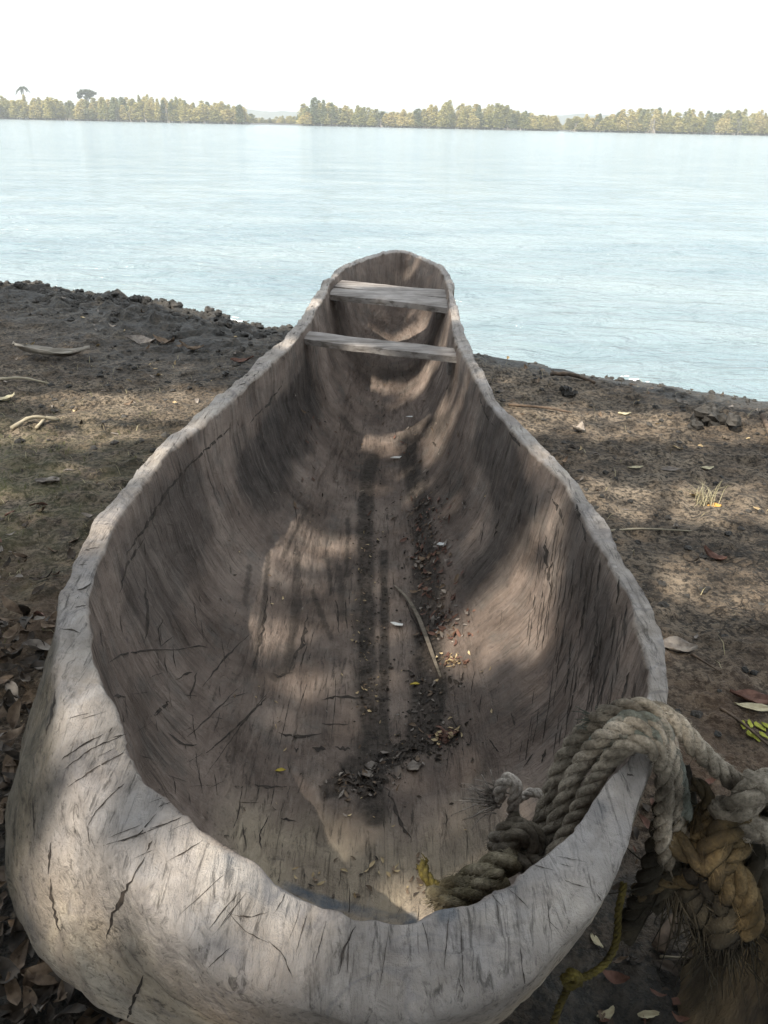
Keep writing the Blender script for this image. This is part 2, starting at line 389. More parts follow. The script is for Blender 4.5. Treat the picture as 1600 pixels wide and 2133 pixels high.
gro = sstep(0.25, 0.55, fbm(X * 45, Y * 3.2, Z * 45, seed=131, o=2)) * (1 - wallf) + wallf * sstep(0.2, 0.5, fbm(GCO * 26, RAD * 4, seed=132, o=3))
disp -= 0.004 * gro * A_in
disp += 0.010 * fbm(X * 9, Y * 9, Z * 9, seed=140, o=4) * (A_s > 1.5)
flat = (A_in > 0.6) * np.clip(1 - (A_s * 0 + A_s) / 0.06, 0, 1)
P = P + N * (disp * (1 - flat))[..., None]
ii = np.arange(P.shape[0] * NT).reshape(P.shape[0], NT)
F = np.stack([ii[:-1, :], np.roll(ii[:-1], -1, 1), np.roll(ii[1:], -1, 1), ii[1:, :]], -1).reshape(-1, 4)
if N[NI + 5, :, 2].mean() > 0:
    a, b, c3 = P[NI + 5, 0], P[NI + 5, 1], P[NI + 6, 1]
    if np.cross(b - a, c3 - a)[2] < 0: F = F[:, ::-1]

m = Mat('weathered_wood', 0.82, 0.25)
ain = m.attr('inside'); arim = m.attr('rim'); blue = m.attr('blue'); dirt = m.attr('dirt'); wall_shade = m.attr('wall_shade')

cmb = m.n('ShaderNodeCombineXYZ'); m.l(m.attr('gco'), cmb.inputs[0]); m.l(m.attr('rad'), cmb.inputs[1]); obj_co = m.co
def grain(sc, det, ro_, st, st2, ds, seed=0.0):
    a_ = m.noise(sc, det, ro_, st, dist=ds); m.co = cmb.outputs[0]; b_ = m.noise(sc * .8, det, ro_, st2, dist=ds * 1.5, off=(seed, 0, 3)); m.co = obj_co
    return m.mix(m.attr('wall'), a_, b_)
g1 = grain(42, 7, 0.75, (1, 0.22, 1), (1, 0.30, 1), 0.9); g2 = grain(105, 6, 0.75, (1, 0.10, 1), (1, 0.16, 1), 0.8, 5); g3 = m.noise(55, 6, 0.75, (1, .8, 1), dist=.6, off=(2, 2, 8)); bl = m.noise(5.5, 5, 0.6); bl2 = m.noise(14, 6, 0.65, off=(5, 2, 1)); bl3 = m.noise(2.4, 4, 0.5, off=(1, 7, 3))
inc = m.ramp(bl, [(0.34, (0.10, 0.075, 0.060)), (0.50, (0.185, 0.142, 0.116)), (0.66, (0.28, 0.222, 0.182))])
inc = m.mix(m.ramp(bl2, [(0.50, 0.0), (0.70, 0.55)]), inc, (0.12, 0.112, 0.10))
inc = m.mix(wall_shade, inc, m.ramp(bl2, [(0.35, (0.034, 0.028, 0.025)), (0.65, (0.095, 0.078, 0.067))]))
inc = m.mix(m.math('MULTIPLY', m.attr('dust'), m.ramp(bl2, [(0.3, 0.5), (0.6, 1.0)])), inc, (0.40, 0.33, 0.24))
outc = m.ramp(bl, [(0.34, (0.29, 0.225, 0.155)), (0.50, (0.50, 0.415, 0.315)), (0.66, (0.64, 0.56, 0.455))])
outc = m.mix(m.ramp(bl2, [(0.55, 0.0), (0.72, 0.6)]), outc, (0.30, 0.27, 0.26))
outc = m.mix(m.ramp(bl3, [(0.50, 0.0), (0.68, 0.5)]), outc, (0.24, 0.17, 0.105))
outc = m.mix(m.ramp(m.noise(3.1, 6, 0.7, dist=.8, off=(4, 4, 4)), [(0.44, 0.55), (0.52, 0.0)]), outc, (0.20, 0.17, 0.15))
vv = m.noise(4.5, 3, 0.5, dist=1.6, off=(9, 1, 2)); vein = m.ramp(m.math('ABSOLUTE', m.math('SUBTRACT', vv, 0.5)), [(0.004, 0.8), (0.018, 0.0)])
outc = m.mix(m.math('MULTIPLY', vein, m.ramp(bl3, [(0.42, 0.0), (0.55, 1.0)])), outc, (0.10, 0.07, 0.05))
rimc = m.ramp(bl2, [(0.34, (0.22, 0.20, 0.19)), (0.50, (0.32, 0.298, 0.288)), (0.66, (0.42, 0.395, 0.385))])
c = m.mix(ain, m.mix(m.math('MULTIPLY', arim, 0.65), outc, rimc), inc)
c = m.mix(m.math('MULTIPLY', m.attr('bark'), m.ramp(bl2, [(0.2, 1.0), (0.75, 0.75)])), c, m.ramp(g1, [(0.35, (0.045, 0.038, 0.026)), (0.65, (0.15, 0.125, 0.088))]))
c = m.mix(m.ramp(g1, [(0.31, 0.7), (0.46, 0.0)]), c, m.mix(0.75, c, (0.02, 0.016, 0.013)))
c = m.mix(m.ramp(g2, [(0.35, 0.85), (0.46, 0.0)]), c, m.mix(0.8, c, (0.02, 0.016, 0.012)))
c = m.mix(m.ramp(g2, [(0.55, 0.0), (0.75, 0.35)]), c, (0.42, 0.36, 0.30))
rs_ = m.noise(9, 6, 0.75, dist=1.0, off=(31, 2, 5)); c = m.mix(m.math('MULTIPLY', m.ramp(rs_, [(0.32, 0.5), (0.43, 0.0)]), m.math('SUBTRACT', 1.0, ain)), c, (0.10, 0.088, 0.085))
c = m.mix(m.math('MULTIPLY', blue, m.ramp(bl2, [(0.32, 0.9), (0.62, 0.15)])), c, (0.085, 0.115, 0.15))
c = m.mix(m.math('MULTIPLY', dirt, m.ramp(m.noise(30, 5, 0.7), [(0.35, 1.0), (0.68, 0.6)])), c, m.ramp(m.noise(90, 4, 0.7), [(0.4, (0.022, 0.018, 0.015)), (0.62, (0.065, 0.053, 0.042))]))
c = m.mix(m.ramp(g3, [(0.30, 0.7), (0.43, 0.0)]), c, m.mix(0.6, c, (0.02, 0.017, 0.014)))
c = m.mix(m.ramp(g3, [(0.58, 0.0), (0.75, 0.35)]), c, m.mix(0.5, c, (0.45, 0.40, 0.34)))
pit = m.noise(17, 5, 0.7, dist=.5, off=(12, 2, 8)); c = m.mix(m.ramp(pit, [(0.27, 0.8), (0.36, 0.0)]), c, m.mix(0.65, c, (0.045, 0.035, 0.04)))
m.color(c)
h = m.math('ADD', m.math('MULTIPLY', g1, 1.4), m.math('MULTIPLY', g2, 0.6)); h = m.math('ADD', h, m.math('MULTIPLY', g3, 1.0))
m.bump(h, 0.95, 0.009)
WOOD = m.m
CRACK = simple_mat('crack_dark', (0.012, 0.009, 0.007), (0.05, 0.038, 0.029), 90)

Pf = P.reshape(-1, 3)
hb = BVHTree.FromPolygons([tuple(v) for v in Pf[:: 1]], [tuple(f) for f in F.tolist()])
def hit(px, py):
    d = ray(px, py).normalized(); loc, nr, idx, ds = hb.ray_cast(Vector((0, 0, HC)), d)
    if loc is None: return None, None
    if nr.dot(d) > 0: nr = -nr
    return loc, nr
def near_line(pts, rad, soft=0.55):
    """closeness (0..1) of hull points to a line on the hull"""
    ps = [hit(*p)[0] for p in pts]; ps = [np.array(p) for p in ps if p is not None]
    best = np.full(len(Pf), 9.0)
    for a, b in zip(ps[:-1], ps[1:]):
        ab = b - a; t = np.clip(((Pf - a) @ ab) / max(ab @ ab, 1e-9), 0, 1)
        best = np.minimum(best, np.linalg.norm(Pf - (a + t[:, None] * ab), axis=1))
    jit = 0.35 * rad * fbm(Pf[:, 0] * 25, Pf[:, 1] * 12, Pf[:, 2] * 25, seed=170, o=3)
    return 1 - sstep(rad * soft, rad * 1.15, best + jit)
Ain = A_in.reshape(-1)
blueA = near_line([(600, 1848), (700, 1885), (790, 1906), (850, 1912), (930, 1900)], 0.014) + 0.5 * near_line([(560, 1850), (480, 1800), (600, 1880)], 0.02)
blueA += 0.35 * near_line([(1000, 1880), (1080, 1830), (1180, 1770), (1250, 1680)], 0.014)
dirtA = near_line([(780, 1700), (772, 1600), (765, 1500), (762, 1300), (760, 1100), (765, 1000), (780, 950)], 0.028)
dirtA = np.maximum(dirtA, near_line([(800, 1600), (800, 1400), (800, 1150)], 0.014))
dirtA = np.maximum(dirtA, near_line([(880, 1540), (900, 1400), (890, 1200), (880, 1050), (850, 940)], 0.045))
dirtA = np.maximum(dirtA, near_line([(700, 1640), (740, 1600), (850, 1560), (940, 1530)], 0.035))
dirtA = np.maximum(dirtA, 0.7 * near_line([(620, 1150), (615, 1280), (600, 1390), (570, 1410)], 0.014))
dirtA = np.maximum(dirtA, 0.8 * near_line([(720, 880), (850, 900), (930, 880)], 0.05))
for gl in ([(560, 1150), (550, 1260), (530, 1390)], [(625, 1080), (618, 1180), (625, 1260), (600, 1380)], [(600, 1020), (640, 1060), (590, 1160)], [(520, 1180), (510, 1260)], [(650, 1230), (690, 1330)], [(725, 1080), (722, 1200)], [(680, 1150), (690, 1230)]):
    dirtA = np.maximum(dirtA, 0.75 * near_line(gl, 0.0075))
dirtA = np.maximum(dirtA, 0.7 * near_line([(705, 1180), (715, 1290)], 0.012)) * (Ain > 0.4)
wallShadeA = 0.95 * near_line([(540, 1000), (590, 900), (640, 800)], 0.13) + 0.6 * near_line([(400, 1050), (330, 1150), (300, 1230)], 0.12)  # shade on the side walls, painted into the wood as a darker tone
wallShadeA += 0.8 * near_line([(1010, 900), (1060, 1010), (1070, 1100), (1020, 1190)], 0.10) + 0.6 * near_line([(1180, 1080), (1240, 1250), (1250, 1350)], 0.07)
wallShadeA = np.clip(wallShadeA, 0, 1) * (Ain > 0.4)
barkA = np.clip(A_s.reshape(-1) - 2.0, 0, 0.04) / 0.04 * (1 - 0.95 * sstep(-0.38, -0.27, Pf[:, 0] - 0.6 * (Pf[:, 1] - 0.75) + 0.06 * fbm(Pf[:, 0] * 14, Pf[:, 1] * 14, Pf[:, 2] * 5, seed=177, o=3)) * (1 - sstep(0.35, 0.5, Pf[:, 0])))
paleFloorA = (Ain > .4) * np.clip(near_line([(560, 1800), (650, 1840), (760, 1870), (900, 1875)], 0.11, 0.0) + .6 * near_line([(540, 1730), (700, 1780), (900, 1790), (980, 1740)], 0.12, 0.0), 0, 1)  # paler tan area at the near end of the hollow
attrs = {'dust': paleFloorA, 'inside': Ain, 'rim': A_rim, 'blue': np.clip(blueA, 0, 1), 'dirt': np.clip(dirtA, 0, 1), 'wall_shade': wallShadeA, 'bark': np.clip(barkA, 0, 1), 'gco': GCO.reshape(-1), 'rad': RAD.reshape(-1), 'wall': wallf.reshape(-1)}

# cracks: dark slivers that follow the surface of the log, part of the hull mesh
cv, cf = [], []
def sliver(pts, wpx, lift=0.0006, jag=0.6, n=None, soft=False):
    """crack through photo places, wpx = greatest width in photo pixels"""
    pts = [Vector((p[0], p[1], 0)) for p in pts]
    L = sum((b - a).length for a, b in zip(pts[:-1], pts[1:])); n = n or max(6, int(L / 9))
    base = len(cv); ok = 0
    for i in range(n + 1):
        t = i / n; q = t * (len(pts) - 1); k = min(int(q), len(pts) - 2); p = pts[k].lerp(pts[k + 1], q - k)
        dr = (pts[k + 1] - pts[k]).normalized(); nn = Vector((-dr.y, dr.x, 0))
        wv2 = wpx * 0.4 * (math.sin(math.pi * min(max(t, 0.02), 0.98)) ** 0.7) * (1 + jag * rng.uniform(-1, 1))
        off = rng.uniform(-1, 1) * wpx * 0.35
        a, na = hit(*(p + nn * (off + wv2)).xy); b, nb = hit(*(p + nn * (off - wv2)).xy)
        if a is None or b is None: return
        if i and ((a - Vector(cv[-2])).length > 0.12): return
        cv.append(tuple(a + na * lift)); cv.append(tuple(b + nb * lift)); ok += 1
        if ok > 1: j = len(cv); cf.append((j - 4, j - 3, j - 1, j - 2))
CR = [  # near left block
 ([(300, 1785), (265, 1850), (235, 1905), (222, 1955)], 9), ([(305, 1775), (318, 1750)], 4), ([(300, 2030), (280, 2085), (262, 2133)], 8),
 ([(330, 1690), (290, 1740), (215, 1762)], 3), ([(338, 1640), (270, 1705), (215, 1760)], 5), ([(290, 1580), (215, 1650), (170, 1685), (160, 1730)], 5),
 ([(243, 1475), (185, 1515), (125, 1548)], 5), ([(235, 1458), (180, 1482), (122, 1510)], 3), ([(262, 1530), (190, 1560), (132, 1605)], 3),
 ([(215, 1530), (160, 1560), (130, 1582)], 4), ([(275, 1560), (200, 1600), (142, 1640)], 3), ([(250, 1640), (200, 1690), (185, 1720)], 3),
 ([(376, 1680), (355, 1720), (345, 1750)], 4), ([(125, 1310), (150, 1312), (166, 1318)], 4), ([(160, 1230), (178, 1225), (190, 1215)], 4), ([(118, 1440), (105, 1500), (96, 1530)], 6),
 ([(108, 1755), (100, 1820)], 5), ([(105, 1830), (112, 1890), (125, 1940)], 8), ([(70, 1660), (72, 1730)], 4),
 # near centre
 ([(470, 1895), (510, 1940), (560, 1965)], 4), ([(560, 1960), (590, 1990), (610, 2040)], 5), ([(480, 1975), (450, 2000), (430, 2020)], 4), ([(870, 1925), (872, 1990)], 2),
 ([(740, 1930), (715, 1980), (705, 2030)], 5), ([(935, 1905), (930, 1965), (925, 2020)], 3), ([(1000, 1890), (1000, 1960)], 2), ([(1082, 1960), (1088, 2020), (1095, 2060)], 4),
 ([(1240, 1860), (1255, 1880)], 5), ([(1035, 1880), (1040, 1930)], 3), ([(640, 1905), (615, 1990)], 3), ([(1306, 1612), (1320, 1618)], 6), ([(810, 1930), (800, 2000), (790, 2060)], 3),
 ([(560, 1900), (520, 1912), (480, 1905)], 3), ([(680, 1920), (655, 2010)], 3), ([(960, 1920), (965, 2060)], 3), ([(1140, 1880), (1150, 1960)], 3),
 # inside, near end
 ([(505, 1640), (495, 1700), (485, 1725)], 3), ([(560, 1700), (540, 1740), (543, 1770)], 4), ([(530, 1635), (560, 1640), (597, 1638)], 6), ([(580, 1528), (620, 1535), (670, 1530)], 6),
 ([(612, 1560), (622, 1562)], 9), ([(650, 1558), (678, 1562)], 10), ([(698, 1558), (730, 1560)], 9), ([(670, 1508), (725, 1510)], 4), ([(585, 1705), (618, 1712)], 5), ([(670, 1460), (700, 1452), (780, 1456), (815, 1458)], 7),
 ([(425, 1620), (510, 1500), (560, 1440)], 3), ([(430, 1570), (520, 1490), (555, 1455)], 6), ([(420, 1430), (470, 1370), (520, 1320)], 4), ([(385, 1540), (440, 1490), (500, 1430)], 3),
 ([(555, 1240), (548, 1310), (528, 1390)], 9), ([(640, 1280), (630, 1340), (600, 1400)], 10), ([(610, 1400), (580, 1410), (568, 1403)], 6),
 ([(640, 1340), (625, 1390)], 3), ([(730, 1330), (755, 1345)], 4), ([(805, 1640), (830, 1700), (858, 1755)], 9), ([(700, 1250), (706, 1320)], 7), ([(720, 1250), (722, 1310)], 5),
 ([(655, 1310), (645, 1350)], 2), ([(684, 1430), (680, 1500)], 2), ([(640, 1420), (622, 1480)], 2), ([(610, 1430), (590, 1520), (580, 1560)], 2), ([(700, 1400), (698, 1470), (690, 1540)], 2),
 ([(845, 1250), (860, 1290), (885, 1330), (910, 1400)], 4), ([(940, 1490), (965, 1540)], 5), ([(1065, 1485), (1075, 1515)], 5), ([(1020, 1540), (1040, 1568)], 4),
 ([(1110, 1570), (1090, 1600)], 4), ([(1138, 1560), (1130, 1590)], 6),
 # left wall
 ([(315, 1495), (345, 1470), (350, 1460)], 9), ([(350, 1525), (380, 1550), (410, 1552)], 6), ([(350, 1465), (320, 1490)], 6), ([(235, 1450), (262, 1450)], 6), ([(300, 1225), (308, 1260), (305, 1330)], 8),
 ([(340, 1290), (330, 1310), (335, 1350)], 4), ([(225, 1380), (250, 1365), (300, 1355), (390, 1352)], 4), ([(365, 1355), (410, 1345), (435, 1350)], 3), ([(365, 1415), (400, 1400)], 6),
 ([(395, 1455), (410, 1400)], 5), ([(250, 1235), (262, 1180), (300, 1120)], 6), ([(262, 1155), (300, 1100), (350, 1020), (410, 950)], 7), ([(480, 890), (440, 925), (400, 965)], 6), ([(590, 795), (560, 840), (520, 880)], 5),
 # right wall, long checks
 ([(1135, 1110), (1140, 1180), (1148, 1240)], 8), ([(1150, 1170), (1142, 1210)], 7), ([(1290, 1200), (1285, 1260)], 5), ([(1250, 1160), (1248, 1210), (1240, 1250)], 6), ([(1222, 1180), (1218, 1260), (1205, 1330)], 5),
 ([(1245, 1270), (1240, 1360), (1225, 1400)], 6), ([(1255, 1330), (1240, 1420), (1225, 1480)], 5), ([(1190, 1330), (1185, 1400), (1178, 1450)], 4), ([(1312, 1400), (1300, 1440), (1292, 1470)], 7), ([(1270, 1390), (1250, 1450), (1240, 1500)], 4),
 ([(1165, 1260), (1158, 1330)], 4), ([(1205, 1380), (1195, 1450), (1180, 1510)], 4), ([(1280, 1280), (1272, 1330)], 4), ([(1305, 1260), (1300, 1330)], 4), ([(1150, 1040), (1165, 1060), (1175, 1095)], 9), ([(1200, 1050), (1210, 1095)], 7),
 ([(1215, 1090), (1222, 1130)], 6), ([(1060, 900), (1085, 930)], 6), ([(1085, 1060), (1080, 1090)], 5), ([(1040, 1080), (1030, 1120)], 5), ([(1000, 830), (1010, 860), (1030, 890)], 4)]
for p, wq in CR: sliver(p, wq * (rng.uniform(.45, 1.0) if p[0][1] > 1850 and p[0][0] > 400 else 1))
# many small checks that run with the grain inside the hull and on the near block
def grain_sliver(px, py, L, wq):
    a, na = hit(px, py)
    if a is None or a.y < YN + 0.02 or not (na.z < .9 or a.z < .4) or a.z > .505: return
    g = Vector((0, -1, 0)); g = (g - na * g.dot(na))
    if abs(na.x) > .45 and py > 700:
        dx = -.12 if px > 800 else .12; k_ = L * 900
        sliver([(px, py), (px + dx * k_ * .5 + rng.uniform(-2, 2), py + k_ * .5), (px + dx * k_ * 1.2, py + k_)], wq, n=6); return
    if g.length < 0.15: return
    g.normalize(); b = a + g * L
    q = CM.transposed() @ (b - Vector((0, 0, HC)))
    if q.z > -0.1: return
    bx, by = 800 + FPX * q.x / -q.z, 1066.5 - FPX * q.y / -q.z
    sliver([(px, py), ((px + bx) / 2 + rng.uniform(-3, 3), (py + by) / 2), (bx, by)], wq, n=6)
for _ in range(170):
    px, py = rng.uniform(180, 1370), rng.uniform(800, 1880)
    grain_sliver(px, py, rng.uniform(0.012, 0.07), rng.uniform(0.9, 2.2) * (0.5 + py / 2500))
for _ in range(110):                                             # right wall is finely checked
    px, py = rng.uniform(1100, 1340), rng.uniform(1080, 1520)
    grain_sliver(px, py, rng.uniform(0.03, 0.12), rng.uniform(1.0, 2.6))
for _ in range(16):                                              # cross cuts of the adze on the left
    px, py = rng.uniform(230, 560), rng.uniform(1300, 1680); L = rng.uniform(15, 60); a_ = rng.uniform(-0.7, 0.35)
    sliver([(px, py), (px + L * math.cos(a_), py + L * math.sin(a_))], rng.uniform(0.8, 2.2), n=5)
for _ in range(26):                                              # notches across the left rim
    k = rng.randrange(39, 60); a, b, _z = RIM[k]; t = rng.random(); a2, b2, _z = RIM[(k + 1) % len(RIM)]
    x0, y0 = a[0] + (a2[0] - a[0]) * t, a[1] + (a2[1] - a[1]) * t; x1, y1 = b[0] + (b2[0] - b[0]) * t, b[1] + (b2[1] - b[1]) * t
    u, v = sorted((rng.uniform(0.05, 0.95), rng.uniform(0.05, 0.95)))
    sliver([(x0 + (x1 - x0) * u, y0 + (y1 - y0) * u + 5 * u), (x0 + (x1 - x0) * v, y0 + (y1 - y0) * v - 5 * v)], rng.uniform(1.2, 2.6), n=5)
for _ in range(26):                                              # fine splits across the near lip
    k = rng.randrange(23, 42); a, b, _z = RIM[k]; t = rng.random(); a2, b2, _z = RIM[k + 1]
    x0, y0 = a[0] + (a2[0] - a[0]) * t, a[1] + (a2[1] - a[1]) * t; x1, y1 = b[0] + (b2[0] - b[0]) * t, b[1] + (b2[1] - b[1]) * t
    u = rng.uniform(0, .8); v = min(1, u + rng.uniform(.15, .6)); w3 = rng.uniform(-6, 6)
    sliver([(x0 + (x1 - x0) * u, y0 + (y1 - y0) * u), (x0 + (x1 - x0) * (u + v) / 2 + w3, y0 + (y1 - y0) * (u + v) / 2), (x0 + (x1 - x0) * v, y0 + (y1 - y0) * v)], rng.uniform(1.0, 2.4), n=9)
nh = len(Pf)
V = np.vstack([Pf, np.array(cv)]) if cv else Pf
F2 = np.vstack([F, np.array(cf) + nh]); mi = np.concatenate([np.zeros(len(F)), np.ones(len(cf))])
for k in attrs: attrs[k] = np.concatenate([np.asarray(attrs[k]).ravel(), np.zeros(len(cv))])
canoe = empty('dugout_canoe', (float(axis(2)), 2.0, 0))
tag(canoe, 'long weathered grey dugout canoe on the muddy bank, blunt near end in the foreground', 'canoe')
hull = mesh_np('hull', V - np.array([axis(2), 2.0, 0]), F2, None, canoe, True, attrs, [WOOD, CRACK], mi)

# thwarts: sawn planks wedged across the far part
PLANK = Mat('plank_wood', 0.8, 0.2)
pg = PLANK.noise(60, 5, 0.65, (0.08, 1, 1)); pb = PLANK.noise(8, 4, 0.6)
pc = PLANK.ramp(pb, [(0.35, (0.17, 0.15, 0.135)), (0.65, (0.33, 0.30, 0.275))])
pc = PLANK.mix(PLANK.ramp(pg, [(0.36, 0.85), (0.52, 0.0)]), pc, (0.09, 0.075, 0.062)); PLANK.color(pc).bump(pg, 0.6, 0.004)
def plank(name, c4, th, parent, org, seed, lab=None):
    """c4: near-left, near-right, far-right, far-left top corners"""
    nl, nr_, fr, fl = c4; nx_, ny_ = 60, 8; mb = MB(); top, bot = [], []
    for i in range(nx_ + 1):
        for j in range(ny_ + 1):
            u, v = i / nx_, j / ny_
            p = nl.lerp(nr_, u).lerp(fl.lerp(fr, u), v)
            e = 0.007 * float(fbm(np.array([u * 7.0]), np.array([seed + (0.0 if v < .5 else 9.0)]), seed=seed, o=3)[0]) * (abs(v - .5) > .37)
            z = 0.0018 * math.sin(u * 5 + seed) - (0.003 if j in (0, ny_) or i in (0, nx_) else 0)
            top.append(Vector((p.x, p.y + e, p.z + z))); bot.append(Vector((p.x, p.y + e, p.z - th + z)))
    W = ny_ + 1; n = len(top); f = []
    for i in range(nx_):
        for j in range(ny_):
            a = i * W + j; f.append((a, a + W, a + W + 1, a + 1)); f.append((n + a, n + a + 1, n + a + W + 1, n + a + W))
    ring = [i * W for i in range(nx_ + 1)] + [nx_ * W + j for j in range(1, W)] + [i * W + ny_ for i in range(nx_ - 1, -1, -1)] + [j for j in range(ny_ - 1, 0, -1)]
    for a, b in zip(ring, ring[1:] + ring[:1]): f.append((a, n + a, n + b, b))
    mb.add(top + bot, f); return mb.build(name, PLANK.m, parent, False, org)
org = (float(axis(2)), 2.0, 0)
def thw(pts, z): return [atz(px, py, zz) for (px, py), zz in zip(pts, z)]
t1 = thw([(628, 703), (964, 744), (962, 726), (640, 687)], [0.512] * 4)
plank('thwart', t1, 0.020, canoe, org, 3)['label'] = 'single narrow plank seat nearer the camera'
t2 = empty('thwart', (0, 0, 0)); t2.parent = canoe; t2['label'] = 'wide far seat of two boards'
a = thw([(682, 611), (935, 640), (935, 620), (694, 597)], [0.522] * 4); b = thw([(695, 595.5), (935, 618.5), (935, 603), (712, 583)], [0.524] * 4)
plank('board', a, 0.022, t2, org, 5); plank('board', b, 0.022, t2, org, 8)
for (px, py, z, sx, sy, sz) in ((918, 652, 0.45, .045, .06, .05), (946, 764, 0.445, .05, .05, .045), (636, 716, 0.44, .05, .05, .05), (690, 636, 0.45, .05, .06, .05)):
    mb = MB(); c0 = atz(px, py, z); vs = []
    for k in range(8):
        vs.append(Vector((c0.x + sx / 2 * (1 if k & 1 else -1) * rng.uniform(.9, 1.05), c0.y + sy / 2 * (1 if k & 2 else -1), c0.z + sz / 2 * (1 if k & 4 else -1) * rng.uniform(.9, 1.1))))
    mb.add(vs, [(0, 1, 3, 2), (4, 6, 7, 5), (0, 4, 5, 1), (2, 3, 7, 6), (0, 2, 6, 4), (1, 5, 7, 3)]); cl = mb.build('cleat', PLANK.m, canoe, False, org)
    bv = cl.modifiers.new('b', 'BEVEL'); bv.width = 0.006; bv.segments = 2

# ------------------------------------------------------------------ ropes
def rope_mat(name, c1, c2, c3):
    m = Mat(name, 0.92, 0.15); a = m.noise(14, 5, 0.6); b = m.noise(230, 4, 0.7)
    c = m.ramp(a, [(0.36, c1), (0.50, c2), (0.64, c3)]); dk = m.noise(32, 4, .6, off=(7, 0, 0)); c = m.mix(m.ramp(dk, [(0.36, 0.75), (0.52, 0.0)]), c, m.mix(0.6, c, (0.03, 0.024, 0.018))); c = m.mix(m.ramp(b, [(0.35, 0.75), (0.55, 0.0)]), c, m.mix(0.7, c, (0.03, 0.025, 0.018)))
    m.color(c).bump(b, 0.9, 0.003); return m.m
RG = rope_mat('rope_grey', (0.09, 0.074, 0.055), (0.27, 0.232, 0.18), (0.46, 0.40, 0.32))
RT = rope_mat('rope_green', (0.07, 0.075, 0.06), (0.15, 0.16, 0.135), (0.30, 0.24, 0.19))
RY = rope_mat('rope_yellow', (0.035, 0.025, 0.012), (0.10, 0.07, 0.034), (0.20, 0.145, 0.075))
RD = rope_mat('rope_shaded', (0.012, 0.010, 0.008), (0.035, 0.030, 0.021), (0.075, 0.062, 0.042))  # near-black rope: the shade outside the hull is put into its colour
RYC = rope_mat('cord_yellow', (0.04, 0.032, 0.008), (0.095, 0.075, 0.02), (0.18, 0.145, 0.04))
def spline(pts, step=0.004):
    P = [Vector(p) for p in pts]; P = [P[0] * 2 - P[1]] + P + [P[-1] * 2 - P[-2]]; res = []
    for i in range(1, len(P) - 2):
        p0, p1, p2, p3 = P[i - 1], P[i], P[i + 1], P[i + 2]; n = max(2, int((p2 - p1).length / step))
        for k in range(n):
            t = k / n; res.append(0.5 * ((2 * p1) + (-p0 + p2) * t + (2 * p0 - 5 * p1 + 4 * p2 - p3) * t * t + (-p0 + 3 * p1 - 3 * p2 + p3) * t ** 3))
    res.append(P[-2]); return res
def frames(path):
    fr = []; up = Vector((0.3, 0.2, 1)).normalized()
    for i, p in enumerate(path):
        t = (path[min(i + 1, len(path) - 1)] - path[max(i - 1, 0)]); t = t.normalized() if t.length > 0 else Vector((1, 0, 0))
        n = up - t * up.dot(t); n = n.normalized() if n.length > 1e-4 else t.orthogonal().normalized()
        up = n; fr.append((p, t, n, t.cross(n)))
    return fr
def tube(mb, path, rad, sides=7, m=0):
    fr = frames(path); n = len(fr); vs, fs = [], []
    for i, (p, t, a, b) in enumerate(fr):
        r = rad(i / (n - 1)) if callable(rad) else rad
        for k in range(sides):
            an = 2 * math.pi * k / sides; vs.append(p + a * math.cos(an) * r + b * math.sin(an) * r)
    for i in range(n - 1):
        for k in range(sides):
            q = (k + 1) % sides; fs.append((i * sides + k, i * sides + q, (i + 1) * sides + q, (i + 1) * sides + k))
    fs.append(tuple(range(sides))[::-1]); fs.append(tuple((n - 1) * sides + k for k in range(sides))); mb.add(vs, fs, m)
def rope(mb, pts, r, pitch=5.5, strands=3, m=0, fuzz=1.0, ph=0.0):
    path = spline(pts, r * 0.32); fr = frames(path); L = 0; lens = [0]
    for a, b in zip(path[:-1], path[1:]): L += (b - a).length; lens.append(L)
    for s in range(strands):
        sp = []
        for (p, t, a, b), l in zip(fr, lens):
            an = l / (r * pitch) * 2 * math.pi + s * 2 * math.pi / strands + ph; w_ = r * (0.52 + 0.04 * math.sin(l * 90 + s))
            sp.append(p + a * math.cos(an) * w_ + b * math.sin(an) * w_)
        tube(mb, sp, lambda u, s=s: r * 0.54 * (1 + 0.06 * math.sin(u * L * 60 + s * 2)), 8, m)
    for _ in range(int(L * 1800 * fuzz)):                                          # loose fibres
        i = rng.randrange(len(fr)); p, t, a, b = fr[i]; an = rng.uniform(0, 6.283); dr = a * math.cos(an) + b * math.sin(an)
        q = p + dr * r * 0.9; e = q + (dr * rng.uniform(.1, .6) + t * rng.uniform(-1, 1)) * r * rng.uniform(.5, 1.4)
        wd = t.cross(dr).normalized() * 0.0006; mb.add([q - wd, q + wd, e], [(0, 1, 2)], m)
def tuft(mb, p, d, L, n, r, m=0, droop=0.2, wid=0.0008):
    p = Vector(p); d = Vector(d).normalized()
    for _ in range(n):
        dd = (d + Vector((rng.gauss(0, r), rng.gauss(0, r), rng.gauss(0, r)))).normalized(); l = L * rng.uniform(.5, 1.1); pp = [p + Vector((rng.gauss(0, .003),) * 3)]
        bend = Vector((rng.gauss(0, .5), rng.gauss(0, .5), -droop + rng.gauss(0, .3)))
        for k in range(1, 6): t = k / 5; pp.append(pp[0] + dd * l * t + bend * l * 0.5 * t * t)
        tube(mb, pp, lambda u: wid * (1 - 0.6 * u), 3, m)
def W3(*l): return [atd(px, py, d) for px, py, d in l]

mr = empty('mooring_rope', tuple(atz(1330, 1500, .5)))
tag(mr, 'thick twisted grey mooring rope looped over the right rim of the canoe and knotted', 'rope')
ro = tuple(mr.location)
def rpart(name, mat, fn, lab=None):
    mb = MB(); fn(mb); o = mb.build(name, mat, mr, True, ro)
    if lab: o['label'] = lab
    return o
